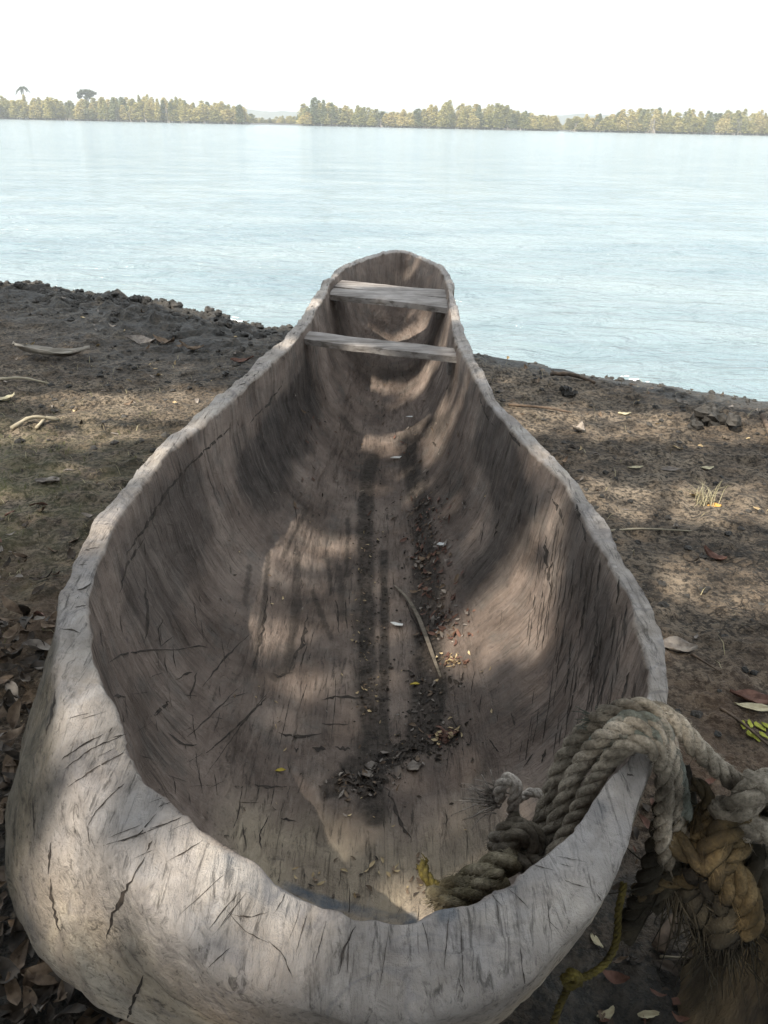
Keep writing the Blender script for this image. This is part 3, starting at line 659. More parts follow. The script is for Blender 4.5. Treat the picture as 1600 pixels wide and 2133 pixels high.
# depths are distances along the view; the rim under the rope lies near 0.93 to 1.0
rim_d = lambda px, py, z: -(CM.transposed() @ (atz(px, py, z) - Vector((0, 0, HC)))).z
print('depth at rope', rim_d(1345, 1480, .52), rim_d(1345, 1600, .51), rim_d(1200, 1720, .4), rim_d(1500, 1700, .2), rim_d(1550, 1700, 0))
def outer_loop(mb): rope(mb, W3((1075, 1800, 1.00), (1120, 1735, 1.01), (1150, 1650, 1.02), (1180, 1575, 1.01), (1225, 1515, .99), (1285, 1480, .965), (1345, 1478, .95), (1400, 1500, .95), (1455, 1560, .955), (1520, 1620, .97), (1590, 1665, .98), (1660, 1690, .99)), .0125, m=0, fuzz=2.5)
rpart('rope_loop', RG, outer_loop, 'outermost loop running to the right')
def second(mb): rope(mb, W3((1130, 1770, .985), (1165, 1700, .985), (1190, 1630, .98), (1225, 1570, .965), (1275, 1525, .945), (1335, 1515, .93), (1380, 1545, .93), (1400, 1610, .945), (1405, 1690, .97), (1420, 1745, .985), (1470, 1775, .985), (1530, 1760, .975), (1570, 1700, .97)), .0115, ph=1, fuzz=2.5)
rpart('rope_loop', RG, second)
def third(mb): rope(mb, W3((1150, 1790, .96), (1190, 1720, .965), (1225, 1650, .955), (1265, 1590, .94), (1310, 1553, .925), (1352, 1553, .918), (1378, 1585, .925), (1385, 1650, .94), (1380, 1730, .96), (1390, 1800, .98)), .0108, ph=2, fuzz=2)
rpart('rope_loop', RG, third, 'loop lying tight against the worn rim')
def green(mb):
    rope(mb, W3((1210, 1600, .985), (1235, 1555, .97), (1265, 1535, .95), (1300, 1500, .945), (1340, 1500, .935), (1380, 1520, .935), (1400, 1570, .94), (1415, 1640, .96), (1425, 1700, .97)), .0105, ph=.5)
    rope(mb, W3((1250, 1580, .97), (1285, 1535, .945), (1325, 1530, .93), (1365, 1535, .925), (1392, 1580, .935)), .010)
    tuft(mb, atd(1235, 1500, .98), (-1, .2, .1), .022, 16, .3, wid=.0011)
rpart('rope_loop', RT, green, 'thinner greenish strands between the grey loops')
def knot_r(mb):
    rope(mb, W3((1490, 1680, .965), (1520, 1690, .95), (1560, 1655, .94), (1600, 1630, .95), (1630, 1660, .97), (1600, 1710, .98), (1560, 1730, .97), (1545, 1690, .95), (1570, 1650, .945)), .017, ph=1)
    rope(mb, W3((1505, 1700, .96), (1535, 1715, .95), (1570, 1720, .945), (1620, 1740, .95), (1670, 1760, .96)), .015)
    rope(mb, W3((1555, 1630, .95), (1600, 1640, .94), (1640, 1690, .95), (1640, 1760, .97), (1600, 1800, 1.0)), .016)
rpart('knot', RG, knot_r, 'bulky grey knot at the right')
def yel(mb):
    rope(mb, W3((1555, 1690, .96), (1530, 1715, .945), (1500, 1745, .945), (1480, 1790, .955), (1500, 1830, .97), (1530, 1870, .985)), .017, ph=.3)
    rope(mb, W3((1390, 1740, .975), (1430, 1770, .965), (1470, 1795, .96), (1510, 1790, .96), (1545, 1750, .965)), .015, ph=1)
    rope(mb, W3((1420, 1650, .985), (1440, 1630, .97), (1470, 1650, .96), (1475, 1700, .965), (1450, 1750, .97)), .009)
    rope(mb, W3((1520, 1800, .965), (1555, 1850, .965), (1565, 1910, .975), (1555, 1945, .985)), .014, ph=2)
    rope(mb, W3((1330, 1860, 1.04), (1380, 1830, 1.02), (1430, 1830, 1.01), (1480, 1820, .99)), .012)
    tuft(mb, atd(1455, 1680, .97), (.2, -.5, -1), .05, 60, .6)
rpart('knot', RY, yel, 'dirty yellow-brown knot beside the rim')
def dark(mb):
    rope(mb, W3((1405, 1600, .975), (1420, 1680, .99), (1410, 1760, 1.01), (1380, 1830, 1.03), (1350, 1880, 1.05)), .018)
    rope(mb, W3((1440, 1800, .99), (1490, 1850, 1.0), (1520, 1900, 1.01), (1500, 1960, 1.03)), .018)
    rope(mb, W3((1390, 1660, .98), (1372, 1760, 1.0), (1340, 1860, 1.04), (1300, 1950, 1.1)), .015)
    rope(mb, W3((1560, 1760, 1.0), (1580, 1830, 1.0), (1610, 1880, 1.0)), .018)
    rope(mb, W3((1430, 1730, 1.0), (1450, 1790, 1.01), (1440, 1860, 1.03), (1470, 1930, 1.06)), .016)
    rope(mb, W3((1470, 1780, 1.02), (1530, 1830, 1.02), (1545, 1900, 1.05), (1510, 1990, 1.09)), .018)
    for q in ((1420, 1840, 1.03), (1470, 1900, 1.05), (1510, 1930, 1.04), (1390, 1820, 1.03), (1550, 1900, 1.02)): tuft(mb, atd(*q), (.1, -.2, -1), .08, 45, .35, wid=.0016)
rpart('rope_strand', RD, dark, 'dark shaded strands hanging outside the hull')
def fray(mb):
    rope(mb, W3((1140, 1660, 1.02), (1110, 1650, 1.03), (1080, 1665, 1.03)), .006)
    rope(mb, W3((1075, 1720, 1.02), (1068, 1680, 1.0), (1075, 1640, .99), (1060, 1622, .99), (1042, 1640, .995), (1040, 1665, 1.0)), .008)
    for k in range(4): tuft(mb, atd(1030 + 6 * k, 1660 + 4 * k, 1.0), (-1, .1 * k, .25 - .1 * k), .040, 11, .28, wid=.0013)
    tuft(mb, atd(1020, 1650, 1.0), (-.4, .3, 1), .02, 8, .3, wid=.0012)
rpart('frayed_end', rope_mat('rope_pale', (0.24, 0.20, 0.17), (0.40, 0.35, 0.30), (0.55, 0.49, 0.43)), fray, 'pale pinkish frayed end inside the hull')
def inner_knot(mb):
    rope(mb, W3((1040, 1790, .99), (1060, 1750, .97), (1090, 1735, .97), (1110, 1770, .975), (1085, 1810, .99)), .012)
    rope(mb, W3((1030, 1760, 1.0), (1050, 1730, .985), (1085, 1720, .98), (1120, 1745, .98), (1135, 1790, .985)), .011)
    rope(mb, W3((1075, 1700, 1.0), (1065, 1730, .98), (1075, 1775, .975), (1100, 1800, .98)), .009)
    rope(mb, W3((1000, 1830, .985), (1040, 1800, .975), (1080, 1790, .97), (1120, 1800, .965)), .013)
rpart('knot', rope_mat('rope_olive', (0.05, 0.04, 0.03), (0.12, 0.10, 0.075), (0.24, 0.21, 0.17)), inner_knot, 'dark small knot against the inner wall')
def lowend(mb):
    rope(mb, W3((905, 1872, .975), (940, 1855, .965), (985, 1830, .96), (1030, 1805, .96), (1075, 1790, .955)), .016, fuzz=3)
    rope(mb, W3((925, 1885, .95), (965, 1868, .945), (1010, 1845, .94), (1050, 1825, .94)), .013, fuzz=3)
    tuft(mb, atd(915, 1866, .97), (-1, 0, 0), .014, 40, .4, wid=.0012)
rpart('rope_end', rope_mat('rope_moss', (0.05, 0.042, 0.024), (0.13, 0.108, 0.065), (0.28, 0.24, 0.17)), lowend, 'mossy green rope end lying over the floor')
def yend(mb):
    rope(mb, W3((880, 1800, 1.0), (888, 1825, .985), (905, 1845, .98), (935, 1850, .975)), .007); tuft(mb, atd(884, 1806, 1.0), (-.2, .4, .6), .012, 14, .3, wid=.0013)
rpart('rope_end', RYC, yend, 'short bright yellow tip')

yc = empty('yellow_cord', tuple(gpt(1190, 2035))); tag(yc, 'thin yellow cord with a small knot hanging by the right side of the near end', 'cord')
mb = MB(); rope(mb, W3((1300, 1840, 1.0), (1288, 1900, 1.0), (1284, 1960, 1.0), (1262, 2005, .99), (1225, 2032, .98), (1190, 2040, .97)), .0045, fuzz=2)
rope(mb, W3((1190, 2045, .97), (1170, 2085, .99), (1150, 2140, 1.0)), .0045); mb.build('cord_strand', RYC, yc, True, tuple(yc.location))
mb = MB(); rope(mb, W3((1178, 2038, .965), (1192, 2026, .96), (1205, 2040, .96), (1190, 2052, .96), (1176, 2040, .965), (1195, 2030, .957), (1206, 2048, .962)), .006); mb.build('knot', RYC, yc, True, tuple(yc.location))

# ------------------------------------------------------------------ stump at the right edge
def stump():
    c0 = gpt(1600, 2080); c0 = Vector((c0.x + 0.04, c0.y - 0.02, 0)); n, h_ = 90, 44; vs = []; H = 0.26
    for i in range(h_ + 1):
        t = i / h_
        for k in range(n):
            a = 2 * math.pi * k / n
            fl = 1 + 0.5 * (1 - t) ** 3
            r = 0.13 * fl * (1 + 0.10 * float(fbm(np.array([math.cos(a) * 2]), np.array([math.sin(a) * 2]), np.array([t]), seed=210, o=2)[0])
                 + 0.07 * float(fbm(np.array([math.cos(a) * 11]), np.array([math.sin(a) * 11]), np.array([t * 1.2]), seed=214, o=3)[0]))
            vs.append((c0.x + r * math.cos(a), c0.y + r * math.sin(a), -0.04 + (H + 0.05 * math.sin(a * 2 + 1)) * t))
    b = len(vs); fs = [(i * n + k, i * n + (k + 1) % n, (i + 1) * n + (k + 1) % n, (i + 1) * n + k) for i in range(h_) for k in range(n)]
    for q in (0.75, 0.5, 0.25):
        for k in range(n):
            x, y, z = vs[h_ * n + k]; vs.append((c0.x + (x - c0.x) * q, c0.y + (y - c0.y) * q, z * q + (H - .04) * (1 - q) + 0.012 * rng.uniform(-1, 1)))
    for j in range(3):
        s0 = h_ * n if j == 0 else b + (j - 1) * n; s1 = b + j * n
        fs += [(s0 + k, s0 + (k + 1) % n, s1 + (k + 1) % n, s1 + k) for k in range(n)]
    fs.append(tuple(b + 2 * n + k for k in range(n)))
    m = Mat('stump_bark', 0.9); g = m.noise(26, 6, 0.7, (1, 1, 0.14)); g2 = m.noise(6, 4)
    m.color(m.mix(m.ramp(g2, [(0.45, 0.0), (0.65, 0.6)]), m.ramp(g, [(0.35, (0.018, 0.014, 0.010)), (0.65, (0.10, 0.075, 0.045))]), (0.15, 0.11, 0.06))).bump(g, 1, 0.02)
    mb = MB(); mb.add(vs, fs); o = mb.build('tree_stump', m.m, None, True, tuple(c0)); o.location = c0
    tag(o, 'dark fibrous tree stump at the lower right, below the knotted rope', 'stump')
stump()

# ------------------------------------------------------------------ leaves, litter, sticks
def leaf_geo(L, Wd, curl, fold, nl=8, nw=4, seed=0):
    r = random.Random(seed); vs, fs = [], []
    tw = r.uniform(-1, 1); ben = r.uniform(-.15, .15)
    for i in range(nl + 1):
        t = i / nl; w_ = Wd * (math.sin(math.pi * min(max(t, .03), .985)) ** .75)
        for j in range(nw + 1):
            s = (j / nw - .5); x = (t - .5) * L; y = s * w_
            z = curl * L * (2 * (t - .5)) ** 2 + fold * abs(s) * 2 * w_ + 0.12 * Wd * math.sin(t * 7 + j * 2.3 + seed) + tw * x * y * 6; x += r.uniform(-.03, .03) * L; y += (r.uniform(-.06, .06) * w_ if j in (0, nw) else 0) + ben * L * (2 * (t - .5)) ** 2
            vs.append(Vector((x, y, z)))
    for i in range(nl):
        for j in range(nw): a = i * (nw + 1) + j; fs.append((a, a + nw + 1, a + nw + 2, a + 1))
    return vs, fs
def place(vs, loc, rot, sc=1): M = Matrix.Translation(loc) @ rot.to_matrix().to_4x4() @ Matrix.Scale(sc, 4); return [M @ v for v in vs]
from mathutils import Euler
def leafmat(name, c1, c2): return simple_mat(name, c1, c2, 45, 0.75, bump=0.5, bd=0.002)
LB = [leafmat('leaf_brown', (0.07, 0.045, 0.028), (0.19, 0.135, 0.09)), leafmat('leaf_grey', (0.12, 0.10, 0.085), (0.29, 0.25, 0.21)), leafmat('leaf_dark', (0.02, 0.016, 0.012), (0.07, 0.052, 0.038)),
      leafmat('leaf_red', (0.075, 0.035, 0.024), (0.18, 0.095, 0.068)), leafmat('leaf_tan', (0.30, 0.21, 0.11), (0.48, 0.38, 0.22))]
mb = MB()
def scatter(n, fx, fy, size, z0=0.0, mats=(0, 1, 2), stack=0.03):
    for i in range(n):
        x, y = fx(), fy()
        if inside_hull(x, y): continue
        L = size() ; v, f = leaf_geo(L, L * rng.uniform(.3, .5), rng.uniform(-.15, .35), rng.uniform(0, .5), 6, 3, rng.randrange(999))
        mb.add(place(v, Vector((x, y, gz(x, y) + L * 0.08 + rng.uniform(0, stack))), Euler((rng.gauss(0, .35), rng.gauss(0, .35), rng.uniform(0, 6.28)))), f, rng.choice(mats))
hp = [(float(p[0]), float(p[1])) for p in (kx[:, None] * 0 + O2[:, :2])[::10]]
def inside_hull(x, y, poly=hp):
    c_ = False; j = len(poly) - 1
    for i in range(len(poly)):
        xi, yi = poly[i]; xj, yj = poly[j]
        if (yi > y) != (yj > y) and x < (xj - xi) * (y - yi) / (yj - yi) + xi: c_ = not c_
        j = i
    return c_
scatter(1500, lambda: -0.25 - abs(rng.gauss(0, .42)), lambda: rng.uniform(.15, 1.75), lambda: rng.uniform(.025, .075), mats=(0, 0, 0, 1, 2, 2, 2, 2), stack=.035)
scatter(170, lambda: rng.uniform(-2.2, -.5), lambda: rng.uniform(1.2, 2.4), lambda: rng.uniform(.02, .055), mats=(0, 1, 2, 3), stack=.003)
scatter(1100, lambda: rng.uniform(.2, 1.5), lambda: rng.uniform(.2, 1.2), lambda: rng.uniform(.008, .045), mats=(0, 2, 2, 3), stack=.008)
scatter(1500, lambda: rng.uniform(-3.5, 3.2), lambda: rng.uniform(1.1, 5.5), lambda: .006 + .05 * rng.random() ** 3, mats=(0, 1, 2, 4, 1), stack=.002)
o = mb.build('leaf_litter', LB); tag(o, 'dry brown leaf litter scattered over the mud, thickest at the lower left', 'leaves', kind='stuff')

def single_leaf(name, px, py, L, Wd, rz, mat, label, cat='leaf', curl=.1, fold=.15, on='g', group=None):
    p = gpt(px, py) if on == 'g' else hit(px, py)[0]
    if p is None: return
    v, f = leaf_geo(L, Wd, curl, fold, 10, 5, int(px + py)); r = Euler((rng.gauss(0, .1), rng.gauss(0, .1), rz))
    mb = MB(); mb.add(place(v, Vector((0, 0, max(.004, -min(q.z for q in v) + .003))), r), f); o = mb.build(name, mat); o.location = p
    sm = o.modifiers.new('t', 'SOLIDIFY'); sm.thickness = 0.0009
    tag(o, label, cat, group); return o
YEL = leafmat('leaf_yellow', (0.42, 0.31, 0.04), (0.62, 0.50, 0.10)); YG = leafmat('leaf_yellowgreen', (0.30, 0.31, 0.04), (0.45, 0.45, 0.08)); PALE = leafmat('leaf_pale', (0.40, 0.34, 0.22), (0.60, 0.54, 0.36)); ORG = leafmat('leaf_orange', (0.45, 0.22, 0.05), (0.60, 0.35, 0.10))
single_leaf('dry_leaf', 1405, 1352, .10, .055, -.25, LB[1], 'broad grey-brown dry leaf touching the right side of the canoe', curl=.12)
single_leaf('dry_leaf', 1568, 1460, .10, .04, -.2, LB[3], 'large reddish dry leaf on the mud at the right edge above the yellow leaflets')
single_leaf('dry_leaf', 1575, 1478, .09, .02, -.25, PALE, 'narrow cream leaf lying just below the reddish leaf at the right edge')
single_leaf('dry_leaf', 1205, 900, .075, .05, .9, LB[1], 'pale brown curled leaf standing on the mud right of the canoe middle', curl=.35)
single_leaf('dry_leaf', 1490, 1165, .08, .03, -1.0, LB[3], 'small rust-brown leaf on the cracked mud at the right', curl=.3)
single_leaf('dry_leaf', 1300, 863, .06, .03, .2, PALE, 'cream leaf on the mud below the waterline at the right', curl=.1)
single_leaf('dry_leaf', 1487, 1056, .045, .024, -.2, ORG, 'bright orange leaf beside the dry grass tuft')
single_leaf('dry_leaf', 1322, 976, .06, .016, .1, PALE, 'left narrow tan leaf of a row of three on the right mud')
single_leaf('dry_leaf', 1395, 980, .075, .022, -.1, LB[1], 'middle grey leaf of a row of three on the right mud')
single_leaf('dry_leaf', 1472, 978, .055, .02, .1, PALE, 'right tan leaf of a row of three on the right mud')
single_leaf('dry_leaf', 100, 1003, .085, .04, .1, LB[1], 'pale grey flat leaf on the shaded mud at the left', curl=.05)
single_leaf('dry_leaf', 10, 836, .09, .05, .4, PALE, 'pale curled leaf at the left edge of the photo', curl=.3)
single_leaf('dry_leaf', 300, 712, .20, .07, -.3, LB[1], 'large grey dry leaf on dark mud near the water left', curl=.2)
single_leaf('dry_leaf', 345, 717, .16, .05, -.5, LB[0], 'brown curled leaf beside the large grey leaf near the water', curl=.25)
single_leaf('dry_leaf', 505, 753, .12, .04, .1, LB[3], 'reddish leaf on the mud close to the left side of the canoe')
single_leaf('dry_leaf', 400, 735, .13, .045, .0, LB[0], 'brown leaf between the grey leaf and the canoe near the left shore', curl=.3)
single_leaf('dry_leaf', 150, 1720 + 60, .11, .05, .9, LB[1], 'greyish curled leaf in the litter against the near left side of the canoe', curl=.3) if False else None
for px, py, rz, lab in ((1240, 1962, 2.0, 'yellow oval leaflet beside the yellow cord, right of the near end'), (1265, 2117, .5, 'yellow-green oval leaflet at the bottom edge right of the cord'), (1350, 2114, .0, 'small yellow leaflet at the bottom edge, rightmost of two')):
    single_leaf('leaflet', px, py, .03, .012, rz, PALE, lab, curl=.02, fold=.03)
for k, (px, py, wh) in enumerate(((1548, 1513, 'upper leftmost'), (1562, 1511, 'second from left in the upper row'), (1576, 1513, 'third from left in the upper row'), (1588, 1520, 'fourth from left in the upper row'), (1560, 1532, 'lower leftmost'), (1573, 1539, 'lowest'), (1590, 1535, 'lower rightmost'), (1597, 1512, 'upper rightmost'))):
    o = single_leaf('leaflet', px, py, .026, .011, 1.3 + .1 * k, YG, wh + ' yellow-green leaflet of the cluster', curl=.03, fold=.05, group='yellow-green leaflets clustered at the right edge')
single_leaf('leaflet', 584, 1607, .02, .006, .1, YEL, 'tiny yellow leaflet on the canoe floor left of the dirt', on='h', curl=.02)
single_leaf('leaflet', 864, 1427, .02, .008, .1, YEL, 'tiny yellow leaflet on the dirt strip inside the canoe', on='h', curl=.02)

def stick(pts, r, mat, name, label, cat, side=6):
    mb = MB(); P3 = [gpt(px, py) + Vector((0, 0, r + dz)) for px, py, dz in pts]; tube(mb, spline(P3, .02), lambda u: r * (1 - .45 * u) * (1 + .15 * math.sin(u * 23)), side)
    o = mb.build(name, mat, None, True, tuple(P3[0])); o.location = P3[0]; tag(o, label, cat)
TW = simple_mat('twig', (0.05, 0.035, 0.025), (0.14, 0.10, 0.07), 40); TWL = simple_mat('twig_pale', (0.22, 0.19, 0.13), (0.38, 0.33, 0.24), 40, stretch=(.1, 1, 1))
stick([(1150, 782, 0), (1190, 790, .01), (1240, 800, 0)], .014, TW, 'stick', 'dark stick lying on the mud close to the water right of the canoe', 'stick')
stick([(1060, 842, 0), (1130, 856, .01), (1190, 870, 0)], .007, TW, 'stick', 'thin pale brown twig on the mud right of the canoe, below the dark stick', 'twig')
stick([(1588, 870, 0), (1600, 905, 0), (1604, 930, .0)], .013, TW, 'stick', 'dark short stick at the right edge of the photo', 'stick')
stick([(1440, 1365, 0), (1500, 1405, .0)], .004, TW, 'stick', 'thin twig running right from the broad leaf beside the canoe', 'twig')
stick([(1500, 1478, 0), (1545, 1520, .004), (1610, 1565, 0)], .004, TW, 'stick', 'thin dark twig passing under the yellow-green leaflets', 'twig')
stick([(1262, 1108, 0), (1340, 1104, .0), (1440, 1108, 0)], .0035, TWL, 'stick', 'long thin pale stalk on the mud right of the canoe rim', 'twig')
stick([(25, 900, 0), (70, 882, .012), (122, 880, 0)], .010, TWL, 'stick', 'pale dry stalk on the grassy mud at the left', 'stalk')
stick([(75, 886, 0), (100, 880, .012), (126, 876, 0)], .008, TWL, 'stick', 'shorter pale stalk beside the longer stalk on the grassy mud', 'stalk')
stick([(0, 792, 0), (50, 794, .01), (105, 800, 0)], .007, TWL, 'stick', 'thin grey stalk at the left edge below the palm sheath', 'stalk')
stick([(1370, 1985, 0), (1395, 1940, .01), (1410, 1915, 0)], .013, TW, 'stick', 'short thick dark stick on the ground between cord and stump', 'stick')
stick([(1375, 1995, 0), (1440, 1998, .0)], .0025, TWL, 'stick', 'small white straw below the short dark stick', 'straw')
# palm sheath, boat shaped
p = gpt(105, 750); v, f = leaf_geo(.42, .085, .10, .35, 16, 6, 5); mb = MB(); mb.add(place(v, Vector((0, 0, .03)), Euler((0, 0, -.12))), f); o = mb.build('palm_sheath', simple_mat('sheath', (0.17, 0.15, 0.12), (0.36, 0.32, 0.27), 30, stretch=(.1, 1, 1))); o.location = p
o.modifiers.new('t', 'SOLIDIFY').thickness = .004; tag(o, 'long curved dry palm sheath lying on dark mud at the left', 'palm sheath')

# debris inside the hull
mb = MB()
def on_hull(fx, n, size, mats, thick=.2):
    for _ in range(n):
        p, nr2 = hit(*fx())
        if p is None or p.z > .4: continue
        L = size(); v, f = leaf_geo(L, L * rng.uniform(.25, .55), rng.uniform(-.1, .25), rng.uniform(0, .3), 3, 2, rng.randrange(999))
        q = nr2.to_track_quat('Z', 'Y').to_matrix().to_4x4() @ Euler((rng.gauss(0, .3), rng.gauss(0, .3), rng.uniform(0, 6.28))).to_matrix().to_4x4()
        mb.add([Matrix.Translation(p + nr2 * L * thick) @ q @ x for x in v], f, rng.choice(mats))
def along(pts, sx):
    def f():
        q = rng.random() * (len(pts) - 1); k = min(int(q), len(pts) - 2); a, b = pts[k], pts[k + 1]; t = q - k
        return a[0] + (b[0] - a[0]) * t + rng.gauss(0, sx), a[1] + (b[1] - a[1]) * t + rng.gauss(0, 6)
    return f
on_hull(along([(900, 1030), (890, 1150), (915, 1250), (930, 1330)], 26), 420, lambda: .004 + .022 * rng.random() ** 2, (3, 3, 0, 1))
on_hull(along([(900, 1400), (900, 1500), (840, 1570), (760, 1620), (740, 1660)], 42), 380, lambda: .003 + .018 * rng.random() ** 2.5, (2, 2, 0, 1, 2))
on_hull(along([(765, 1500), (762, 1300), (770, 1100)], 16), 170, lambda: rng.uniform(.004, .011), (2, 2, 0, 4))
on_hull(along([(930, 1370), (960, 1385)], 16), 60, lambda: rng.uniform(.007, .016), (4, 4, 0, 3))
on_hull(along([(910, 1540), (950, 1525)], 14), 50, lambda: rng.uniform(.008, .018), (3, 4, 3))
on_hull(lambda: (rng.uniform(600, 900), rng.uniform(1780, 1870)), 40, lambda: rng.uniform(.006, .016), (0, 4, 2))
on_hull(lambda: (rng.uniform(600, 960), rng.uniform(780, 1100)), 130, lambda: rng.uniform(.006, .022), (0, 1, 3, 2))
on_hull(lambda: (rng.uniform(420, 1050), rng.uniform(1000, 1750)), 120, lambda: rng.uniform(.004, .011), (0, 1, 2, 4))
o = mb.build('leaf_debris', LB); tag(o, 'reddish and dark crumbs of leaves along the dirt on the canoe floor', 'debris', kind='stuff')
# crumbs of soil
mb = MB()
for fx, n in ((along([(770, 1640), (800, 1590), (880, 1560), (920, 1540)], 38), 260), (along([(762, 1500), (762, 1200), (770, 1000)], 14), 150), (along([(800, 1500), (800, 1200)], 9), 70), (along([(890, 1520), (900, 1400), (890, 1150), (860, 960)], 28), 220)):
    for _ in range(n):
        p, nr2 = hit(*fx())
        if p is None or p.z > .35: continue
        r = rng.uniform(.001, .004) * (1.6 if rng.random() < .08 else 1)
        vs = [p + Vector((dx * r * rng.uniform(.6, 1.3), dy * r * rng.uniform(.6, 1.3), dz * r * rng.uniform(.5, 1) + r * .4)) for dx, dy, dz in ((1, 0, 0), (0, 1, 0), (-1, 0, 0), (0, -1, 0), (0, 0, 1), (0, 0, -1))]
        mb.add(vs, [(0, 1, 4), (1, 2, 4), (2, 3, 4), (3, 0, 4), (1, 0, 5), (2, 1, 5), (3, 2, 5), (0, 3, 5)])
o = mb.build('soil', simple_mat('soil', (0.022, 0.019, 0.016), (0.075, 0.062, 0.05), 60), None, False); tag(o, 'dark crumbly soil along the canoe floor', 'soil', kind='stuff')
# grey flakes in the dirt
for px, py, s, lab in ((773, 1600, .026, 'upper grey round leaf in the dirt at the near end of the floor'), (765, 1616, .024, 'lower grey round leaf in the dirt at the near end of the floor'), (862, 1600, .03, 'pale green-grey round leaf right of the dirt heap')):
    single_leaf('round_leaf', px, py, s, s * .75, .3, LB[1], lab, on='h', curl=.03, fold=.02)
WH = simple_mat('paper', (0.50, 0.50, 0.48), (0.72, 0.72, 0.70), 30, bump=.2)
def scrap(px, py, pts, label):
    p, nr2 = hit(px, py); mb = MB(); n = len(pts); h_ = .0015
    vs = [Vector((x, y, .002 + .25 * abs(x) * (.5 + y * 10))) for x, y in pts]; mb.add(vs + [v + Vector((0, 0, h_)) for v in vs], [tuple(range(n))[::-1], tuple(range(n, 2 * n))] + [(i, (i + 1) % n, n + (i + 1) % n, n + i) for i in range(n)])
    o = mb.build('paper_scrap', WH, None, False); o.location = p + Vector((0, 0, .004)); tag(o, label, 'scrap')
scrap(827, 1305, [(-.016, .004), (-.010, -.002), (-.004, -.006), (.013, -.008), (.014, -.001), (.004, .003), (-.006, .007)], 'white torn scrap on the dirt in the middle of the canoe floor')
scrap(825, 957, [(-.02, -.006), (.012, -.008), (.02, .008), (-.006, .008)], 'white scrap at the far end of the dirt strip under the seats')
scrap(922, 1138, [(-.016, -.006), (-.006, -.009), (.008, -.006), (.016, .002), (.010, .009), (.001, .005), (-.008, .008)], 'cream scrap among the reddish debris at the right of the floor')
scrap(855, 872, [(-.018, -.005), (.016, -.006), (.02, .004), (-.01, .006)], 'small white scrap nearest to the narrow seat')
# dry blade leaf
mb = MB(); BL = [(820, 1222), (845, 1250), (868, 1290), (888, 1340), (905, 1385), (918, 1415)]; P3 = [hit(*q)[0] + Vector((0, 0, .006 + .010 * math.sin(k / 5 * math.pi))) for k, q in enumerate(BL)]; sp = spline(P3, .006); vs, fs = [], []
for i, (p, t, a_, b_) in enumerate(frames(sp)):
    u = i / (len(sp) - 1); w_ = .0048 * (math.sin(math.pi * min(u * .9 + .03, 1)) ** .6); sd_ = t.cross(Vector((0, 0, 1))).normalized(); vs += [p - sd_ * w_, p - Vector((0, 0, .002)), p + sd_ * w_]
    if i: j = len(vs); fs += [(j - 6, j - 5, j - 2, j - 3), (j - 5, j - 4, j - 1, j - 2)]
mb.add(vs, fs); o = mb.build('blade_leaf', simple_mat('blade', (0.08, 0.065, 0.048), (0.21, 0.175, 0.135), 60, stretch=(.1, 1, 1)), None, True, tuple(sp[0])); o.location = sp[0]; o.modifiers.new('t', 'SOLIDIFY').thickness = .0008
tag(o, 'long narrow dry blade leaf lying along the canoe floor', 'leaf')

# grass
mb = MB()
def blade(p, h_, lean, m=0):
    a = rng.uniform(0, 6.28); d = Vector((math.cos(a), math.sin(a), 0)); s = Vector((-d.y, d.x, 0)) * .0013
    p1 = p + d * lean * h_ * .4 + Vector((0, 0, h_ * .6)); p2 = p + d * lean * h_ + Vector((0, 0, h_ * (1 - .3 * lean)))
    mb.add([p - s, p + s, p1 + s * .8, p1 - s * .8, p2], [(0, 1, 2, 3), (3, 2, 4)], m)
for _ in range(2600):
    x, y = rng.gauss(-2.1, .75), rng.gauss(2.4, .55)
    if inside_hull(x, y) or y > 4: continue
    blade(Vector((x, y, gz(x, y) - .002)), rng.uniform(.008, .035), rng.uniform(.3, 1.2), rng.choice((0, 0, 1)))
for _ in range(500):
    x, y = rng.uniform(-3, 3), rng.uniform(1.5, 4.5)
    if inside_hull(x, y): continue
    blade(Vector((x, y, gz(x, y) - .002)), rng.uniform(.01, .05), rng.uniform(.3, 1.4), 1)
o = mb.build('grass', [simple_mat('grass_green', (0.06, 0.065, 0.02), (0.13, 0.13, 0.05), 10), simple_mat('grass_dry', (0.25, 0.21, 0.12), (0.40, 0.35, 0.22), 10)]); tag(o, 'thin short grass on the mud left of the canoe', 'grass', kind='stuff')
mb = MB(); c0 = gpt(1467, 1052)
for _ in range(60): blade(c0 + Vector((rng.gauss(0, .022), rng.gauss(0, .014), 0)), rng.uniform(.03, .10), rng.uniform(.1, 1.2))
o = mb.build('grass_tuft', simple_mat('tuft_dry', (0.22, 0.19, 0.11), (0.40, 0.36, 0.24), 10), None, True, tuple(c0)); o.location = c0; tag(o, 'dry straw-coloured grass tuft on the right mud', 'grass tuft')

